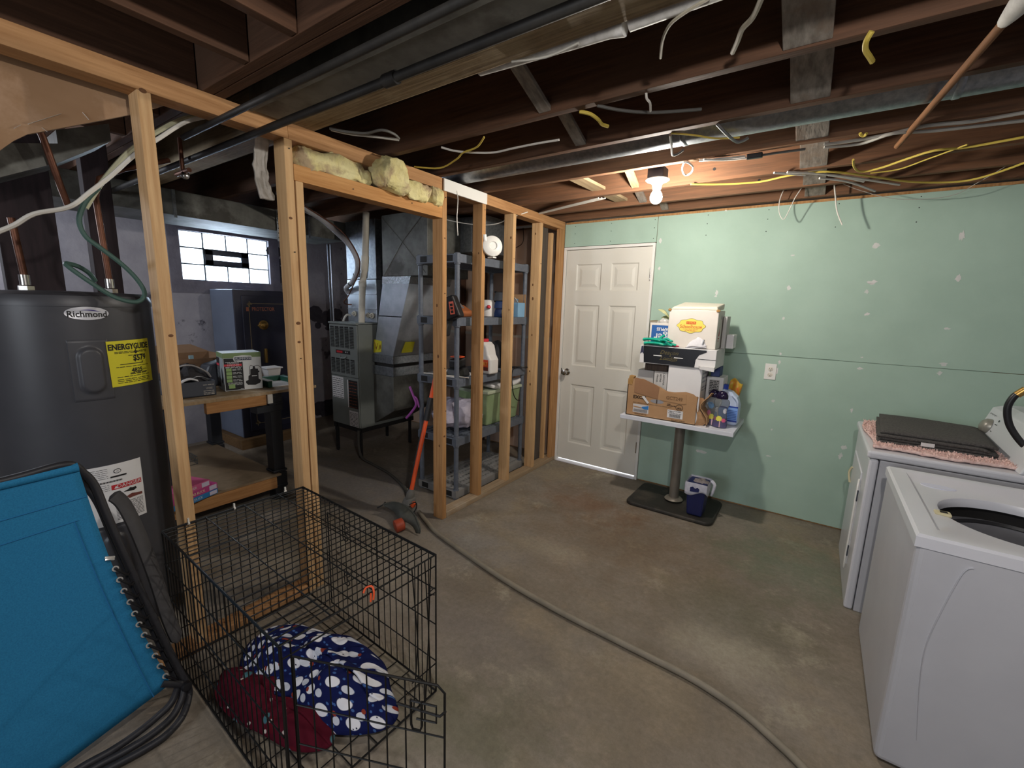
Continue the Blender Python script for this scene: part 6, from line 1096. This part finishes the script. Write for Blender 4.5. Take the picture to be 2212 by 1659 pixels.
MB().tube([fab(i/24, .0) for i in range(25)], .016, 10).build('top_hem', BLUE, fc)
TUBE = mat('charcoal_tube', '#26262a', '#2d2d31', .5, 0, 12); FOAM = mat('charcoal_arm', '#3d3c3e', '#454446', .75, 0, 15, bump=.1)
off = nrm_*-.03
e0 = [T+V((0, .012, .035))+off*.6, (0.085,-3.457,0.936), (0.085,-3.434,0.882), (0.103,-3.42,0.789), (0.13,-3.398,0.648), (0.166,-3.364,0.454), (0.214,-3.328,0.253), (0.256,-3.295,0.086)]
MB().tube([fab(.2, -.01), fab(.7, -.012), fab(.95, -.02)]+e0[1:], .0125, 10, 5).build('frame_tube', TUBE, fc)
MB().tube([fab(.3, .05)+off, fab(.9, .04)+off, (0.067,-3.453,0.874), (0.077,-3.43,0.819), (0.099,-3.412,0.706), (0.14,-3.38,0.488), (0.184,-3.339,0.255), (0.234,-3.312,0.094)], .0125, 10, 5).build('frame_tube', TUBE, fc)
MB().tube([(0.03,-3.46,0.91), (0.028,-3.433,0.87), (0.051,-3.412,0.744), (0.086,-3.385,0.562), (0.142,-3.343,0.315), (0.224,-3.294,0.042)], .013, 10, 5).build('frame_tube', TUBE, fc)
ar = [V((-0.029,-3.37,0.798)), V((-0.01,-3.345,0.753)), V((0.032,-3.323,0.635)), V((0.083,-3.304,0.471)), V((0.132,-3.293,0.318)), V((0.171,-3.28,0.218))]
MB().tube(smooth_path(ar, 4), lambda t: .040*min(1, t*14+.45, (1-t)*10+.45), 12, flat=.4).build('armrest', FOAM, fc)
for k, pp in enumerate(([(0.273,-3.297,0.098), (0.271,-3.294,0.05), (0.329,-3.335,0.03), (0.362,-3.392,0.025), (0.365,-3.46,0.025), (0.353,-3.529,0.025), (0.341,-3.604,0.025)], [(0.255,-3.3,0.09), (0.284,-3.322,0.06), (0.31,-3.361,0.035), (0.327,-3.423,0.03), (0.328,-3.493,0.03), (0.317,-3.56,0.03), (0.313,-3.629,0.03)], [(0.233,-3.307,0.099), (0.28,-3.348,0.07), (0.286,-3.396,0.05), (0.3,-3.459,0.045), (0.307,-3.528,0.045), (0.3,-3.593,0.045), (0.304,-3.667,0.045)])):
    MB().tube(pp, .012, 10, 5).build('base_rail', TUBE, fc)
MB().tube([fab(1, .98)-V((0, .02, 0)), (0.265,-3.293,0.09)], .012, 10).build('hinge_bar', TUBE, fc); MB().lathe((0.276,-3.3,0.094), [(.016, -.01), (.018, 0), (.014, .012), (0, .014)], 14, (1, 0, .2)).build('hinge_cap', BLACK, fc)
RING = mat('eyelet_metal', '#d5d2cc', rough=.3, metal=.6)
eye = [(250, 1229), (258, 1253), (267, 1276), (280, 1300), (290, 1325), (300, 1348), (310, 1371), (321, 1394), (336, 1415), (344, 1437), (356, 1459)]
EY = [V(q) for q in ((0.174,-3.429,0.604), (0.182,-3.424,0.563), (0.19,-3.419,0.521), (0.198,-3.409,0.476), (0.207,-3.403,0.431), (0.215,-3.397,0.388), (0.223,-3.389,0.345), (0.231,-3.381,0.301), (0.24,-3.371,0.257), (0.248,-3.363,0.213), (0.256,-3.353,0.168))]
FT = [V(q) for q in ((0.161,-3.401,0.563), (0.168,-3.394,0.523), (0.177,-3.387,0.477), (0.185,-3.379,0.434), (0.194,-3.372,0.389), (0.202,-3.363,0.345), (0.211,-3.355,0.299), (0.219,-3.347,0.255), (0.227,-3.338,0.211), (0.236,-3.33,0.166), (0.244,-3.321,0.124))]
for p, q in zip(EY, FT):
    MB().lathe(p, [(.0055, 0), (.0095, 0), (.0095, .003), (.0055, .003), (.0055, 0)], 14, tuple(nrm_), cap=False).build('eyelet', RING, fc)
    MB().tube([p+nrm_*.006, p.lerp(q, .5)+nrm_*.012, q+nrm_*.01, q-nrm_*.01+V((0, .012, 0))], .0045, 6, 4).build('bungee_lace', BLACK, fc)
kn2 = V((0.168,-3.438,0.647)); MB().tube([kn2+V((0, -.012, .006)), kn2+V((.002, .0, .002)), kn2+V((0, .012, -.003))], .0042, 6).tube([kn2+V((0, -.012, -.002)), kn2+V((.003, .0, -.004)), kn2+V((0, .010, -.010))], .004, 6).build('cord_end', RING, fc)
# ================================================================ insulation in the header, ceiling wires
INS = mat('yellow_fibreglass', '#d9cf9c', '#cbbd7e', .95, 0, 9, (1, 1, 1), .7, 45, c3='#a89272', s3=7)
def batt(label, y0, y1, z0, z1, x, bulge, seed):
    def g(u, v):
        th, ph = 2*math.pi*u, math.pi*(v-.5); d = V((math.cos(th)*math.cos(ph), math.sin(th)*math.cos(ph), math.sin(ph))); q = V([math.copysign(abs(c)**.45, c) for c in d])
        p = V((x+q.x*bulge, (y0+y1)/2+q.y*(y1-y0)/2, (z0+z1)/2+q.z*(z1-z0)/2)); n_ = mn.noise_vector(p*8+V((seed, 0, 0)))*.028+mn.noise_vector(p*24)*.012+mn.noise_vector(p*60)*.005; return p+n_
    tag(MB().grid(g, 64, 40).build('insulation_batt', INS, at=(x, (y0+y1)/2, z0), fix=False), label, 'insulation', 'fibreglass batts above the doorway')
batt('flat yellow fibreglass batt beside the tall jamb stud above the doorway', -2.58, -2.16, 2.138, 2.245, -.03, .035, 1)
batt('bulging yellow fibreglass tuft sticking out over the doorway header', -2.17, -1.97, 2.14, 2.29, .01, .07, 2)
batt('yellow fibreglass batt between the bulging tuft and the end piece', -2.0, -1.77, 2.13, 2.235, -.01, .05, 3)
batt('short yellow fibreglass batt end beside the white trim strip', -1.765, -1.645, 2.135, 2.235, -.02, .045, 4)
pb2 = MB().grid(lambda u, v: V((-.13-.05*math.sin(3*v)+.012*mn.noise(V((u*5, v*6, 1))), -2.70+.06*u+.012*mn.noise(V((v*9, u*4, 3))), 2.29-.30*v)), 8, 14).build('torn_plaster_scrap', mat('torn_paper', '#d3ccc2', '#b5aea4', .9, 0, 20), at=(-.15, -2.68, 2.1), solid=.012, fix=False); tag(pb2, 'torn pale insulation facing hanging behind the tall jamb stud', 'insulation')
def wire(label, pts, r, m, k=5, name='cable'): return cable(name, label, pts, r, m, k)
YZ = .0055
wire('long yellow cable running along the joists by the green wall to the photo right edge', [(1.299,-0.816,2.3), (1.458,-0.707,2.305), (1.657,-0.678,2.3), (1.8,-0.717,2.305), (1.931,-0.716,2.307), (2.036,-0.686,2.3), (2.208,-0.512,2.295), (2.365,-0.344,2.29), (2.535,-0.251,2.285), (2.661,-0.264,2.285), (2.789,-0.44,2.3), (2.845,-0.694,2.305)], YZ, YELC)
wire('yellow cable branching upward to the right of the grey bridging boards', [(2.093,-0.872,2.305), (2.106,-0.739,2.3), (2.142,-0.656,2.295), (2.223,-0.673,2.3), (2.311,-0.775,2.302), (2.401,-0.849,2.305), (2.512,-0.833,2.305), (2.676,-0.879,2.305)], YZ, YELC)
wire('thin second yellow cable just beneath the branching one', [(2.182,-0.585,2.3), (2.297,-0.588,2.302), (2.389,-0.708,2.304), (2.504,-0.875,2.306)], .0035, YELC)
for i, (a, b_, c_) in enumerate((((1.805,-0.802,2.303), (2.017,-0.638,2.3), (2.338,-0.282,2.29)), ((1.953,-0.602,2.3), (2.086,-0.462,2.298), (2.234,-0.196,2.285)), ((1.995,-0.641,2.302), (2.082,-0.541,2.3), (2.164,-0.445,2.292)), ((1.744,-0.826,2.303), (1.803,-0.774,2.303), (1.888,-0.701,2.302)))):
    wire(['longest stiff white cable stub poking right past the bridging board', 'lowest stiff white cable stub pointing down at the green wall', 'short stiff white cable stub between the longer two', 'stiff white cable stub poking left past the bridging board'][i], [a, b_, c_], .0062, WHITEC, 3)
wire('thin white wire hanging in a loop left of the bridging board', [(1.821,-0.2,2.444), (1.761,-0.17,2.39), (1.729,-0.15,2.303), (1.734,-0.15,2.218), (1.764,-0.15,2.167), (1.788,-0.15,2.213), (1.815,-0.17,2.29), (1.85,-0.2,2.352)], .0028, WHITEC)
wire('white wire dangling straight down before the green wall', [(1.983,-0.2,2.438), (2.013,-0.18,2.392), (2.036,-0.16,2.296), (2.058,-0.16,2.195), (2.097,-0.16,2.104)], .0042, WHITEC)
wire('very thin sagging white wire along the top of the green wall', [(2.04,-0.15,2.376), (2.168,-0.12,2.312), (2.358,-0.1,2.246), (2.587,-0.1,2.237), (2.701,-0.15,2.297), (2.789,-0.3,2.352)], .0018, GREYC)
wire('grey cable bundle crossing the joists right of the bridging boards, upper strand', [(1.971,-1.194,2.303), (2.09,-1.184,2.303), (2.2,-1.2,2.303), (2.313,-1.236,2.303), (2.453,-1.205,2.303), (2.611,-1.219,2.303)], .007, GREYC)
wire('grey cable bundle crossing the joists right of the bridging boards, lower strand', [(1.972,-1.169,2.298), (2.109,-1.144,2.298), (2.214,-1.22,2.298), (2.336,-1.177,2.298), (2.478,-1.154,2.298), (2.634,-1.134,2.298)], .007, GREYC)
wire('white cable strand behind the bulb running right to a black connector', [(1.437,-1.236,2.303), (1.543,-1.209,2.303), (1.646,-1.19,2.303)], .0065, WHITEC); wire('second white cable strand by the black connector', [(1.464,-1.256,2.298), (1.563,-1.199,2.298), (1.65,-1.182,2.298)], .006, WHITEC)
tag(MB().box(-.035, .035, -.012, .012, -.012, .012).build('cable_connector', BLACK, at=(0, 0, 0), bevel=.004), 'black cable connector with a yellow collar right of the bulb', 'connector').location = V((1.689,-1.195,2.297))
wire('dark cable leaving the black connector towards the bridging board', [(1.697,-1.18,2.3), (1.785,-1.169,2.304), (1.899,-1.162,2.304)], .006, mat('dark_grey_cable', '#55534f', rough=.6))
wire('white cable curl hanging beside the bulb fixture', [(1.366,-1.25,2.303), (1.345,-1.198,2.285), (1.341,-1.116,2.275), (1.372,-1.125,2.278), (1.397,-1.184,2.288), (1.387,-1.24,2.298), (1.366,-1.25,2.303)], .005, WHITEC)
ARM = mat('armoured_cable', '#8f8f8f', rough=.35, metal=.7)
wire('bent armoured cable stub hanging above the bulb', [(1.398,-1.634,2.31), (1.38,-1.538,2.29), (1.364,-1.458,2.28), (1.39,-1.456,2.283), (1.417,-1.474,2.29)], .0055, ARM, 3); wire('bent armoured cable stub right of the bulb by the round duct', [(1.598,-1.658,2.31), (1.625,-1.579,2.29), (1.649,-1.491,2.282), (1.675,-1.479,2.285), (1.696,-1.478,2.295)], .0065, ARM, 3); wire('pale yellow cable crossing below the round duct', [(1.408,-1.656,2.309), (1.493,-1.594,2.305), (1.566,-1.518,2.302), (1.659,-1.473,2.303)], .004, YELC, 4)
wire('thick yellow cable stub hanging from the middle of the joists', [(1.158,-2.063,2.309), (1.197,-2.047,2.298), (1.217,-2.013,2.285), (1.217,-1.975,2.28), (1.233,-1.945,2.278)], .007, YELC, 4); wire('thick yellow cable stub hanging near the top right corner joist', [(2.075,-2.118,2.305), (2.066,-2.104,2.29), (2.067,-2.073,2.28), (2.078,-2.047,2.272), (2.088,-2.018,2.268)], .0075, YELC, 4); wire('little yellow cable hook right of the bridging boards', [(2.098,-1.252,2.309), (2.106,-1.24,2.302), (2.116,-1.241,2.3), (2.121,-1.252,2.305)], .006, YELC, 4)
wire('thin yellow cable hanging beneath the joists left of the round duct', [(0.019,-1.895,2.309), (0.178,-1.851,2.29), (0.358,-1.914,2.29), (0.452,-1.965,2.295), (0.555,-1.98,2.3), (0.654,-2.046,2.309)], .0045, YELC); wire('white cable sagging between joists left of the round duct', [(0.38,-2.049,2.309), (0.434,-1.981,2.3), (0.57,-1.887,2.298), (0.707,-1.877,2.3), (0.836,-1.868,2.302), (0.942,-1.841,2.308)], .005, WHITEC)
wire('grey paired cable looping out above the doorway, upper strand', [(0.103,-2.489,2.309), (0.153,-2.445,2.3), (0.232,-2.39,2.295), (0.324,-2.373,2.297), (0.334,-2.314,2.298), (0.306,-2.258,2.3)], .006, mat('dark_grey_cable', '#55534f')); wire('grey paired cable looping out above the doorway, lower strand', [(0.094,-2.476,2.309), (0.153,-2.42,2.298), (0.224,-2.359,2.294), (0.273,-2.291,2.296), (0.292,-2.246,2.3)], .006, GREYC)
wire('tan cable hanging from the top edge between joists, thicker one', [(1.844,-2.449,2.3), (1.813,-2.366,2.3), (1.781,-2.32,2.302), (1.761,-2.262,2.304), (1.737,-2.196,2.309)], .0075, mat('tan_cable', '#8f8878', rough=.7), 4); wire('thin tan cable curving beneath the white sleeve', [(1.733,-2.5,2.3), (1.692,-2.487,2.3), (1.632,-2.457,2.3), (1.598,-2.414,2.302), (1.572,-2.36,2.304), (1.544,-2.28,2.309)], .0045, mat('tan_cable', '#8f8878'), 4); wire('thin cable tucked along the white foam sleeve', [(1.138,-2.514,2.305), (1.25,-2.484,2.302), (1.368,-2.497,2.302)], .004, GREYC, 4)
wire('black cable with a bright tip sagging in the middle joist bay', [(1.24,-2.077,2.309), (1.312,-2.018,2.298), (1.401,-1.952,2.294), (1.478,-1.91,2.296), (1.577,-1.855,2.303)], .006, mat('dark_grey_cable', '#55534f'), 4); wire('twisted white strip hanging from the middle joist', [(1.433,-2.078,2.309), (1.431,-2.062,2.297), (1.436,-2.039,2.29), (1.426,-1.998,2.278)], .0045, WHITEC, 3)
for i, (y0, y1) in enumerate(((462, 427), (468, 431), (474, 434))): wire(['topmost white cable of the three crossing to the partition corner', 'middle white cable of the three crossing to the partition corner', 'lowest white cable of the three crossing to the partition corner'][i], [V((-0.214,-0.398,2.305))+V((-.02*i, .012*i, 0)), V((0.262,-0.588,2.305))+V((0, .012*i, 0)), V((0.654,-0.736,2.305))+V((.02*i, .012*i, 0))], .0055, WHITEC, 3)
wire('frayed cream cord hanging from the white trim strip', [(0.014,-1.523,2.259), (0.014,-1.513,2.21), (0.014,-1.517,2.137), (0.014,-1.521,2.093), (0.014,-1.511,1.981)], .003, WHITEC, 4, 'hanging_cord'); wire('thin white cable strung behind the partition studs below the plate', [(-0.677,-0.9,2.243), (-0.495,-0.88,2.202), (-0.313,-0.86,2.176), (-0.162,-0.84,2.179), (-0.056,-0.8,2.223), (0.031,-0.7,2.275)], .004, WHITEC, 4)
wire('thin brown cord hanging on the tan back wall between studs', [(-0.503,0.04,2.307), (-0.494,0.04,2.204), (-0.514,0.04,2.152), (-0.581,0.04,2.119)], .003, BLACK, 4)
# wooden rod under the joists
ro = thing('wooden_rod', 'brown wooden broom handle with a white wrapped end hung under the joists', 'rod', (2.3, -1.6, 2.29))
ra_, rb_ = V((2.246,-1.028,2.297)), V((2.355,-2.037,2.292)); dd = (rb_-ra_).normalized()
MB().cyl(ra_, rb_+dd*.1, .0115, n=12).build('handle', wood('rod_wood', '#8a6040', '#6d4a30', 'y'), ro); MB().tube([rb_-dd*.02, rb_+dd*.03, rb_+dd*.12, rb_+dd*.3], lambda t: .014+.012*min(1, t*2), 10, 4).build('wrapped_end', mat('white_wrap', '#d5d3cf', '#c4c2be', .7, 0, 20, bump=.4), ro)
# gate valve on the utility side
vv = thing('valve', 'small bright pipe valve under the ceiling above the glass block window', 'valve', (-0.682,-2.807,2.15)); c = V((-0.682,-2.807,2.15)); MB().cyl(c-V((.08, 0, 0)), c+V((.08, 0, 0)), .011, n=10).cyl(c, c+V((0, 0, .16)), .010, n=10).build('valve_body', COPPER, vv); MB().lathe(c+V((.03, 0, -.02)), [(.018, 0), (.02, .006), (.012, .012), (0, .014)], 12, (.8, -.6, 0)).build('hand_wheel', CHROME, vv)
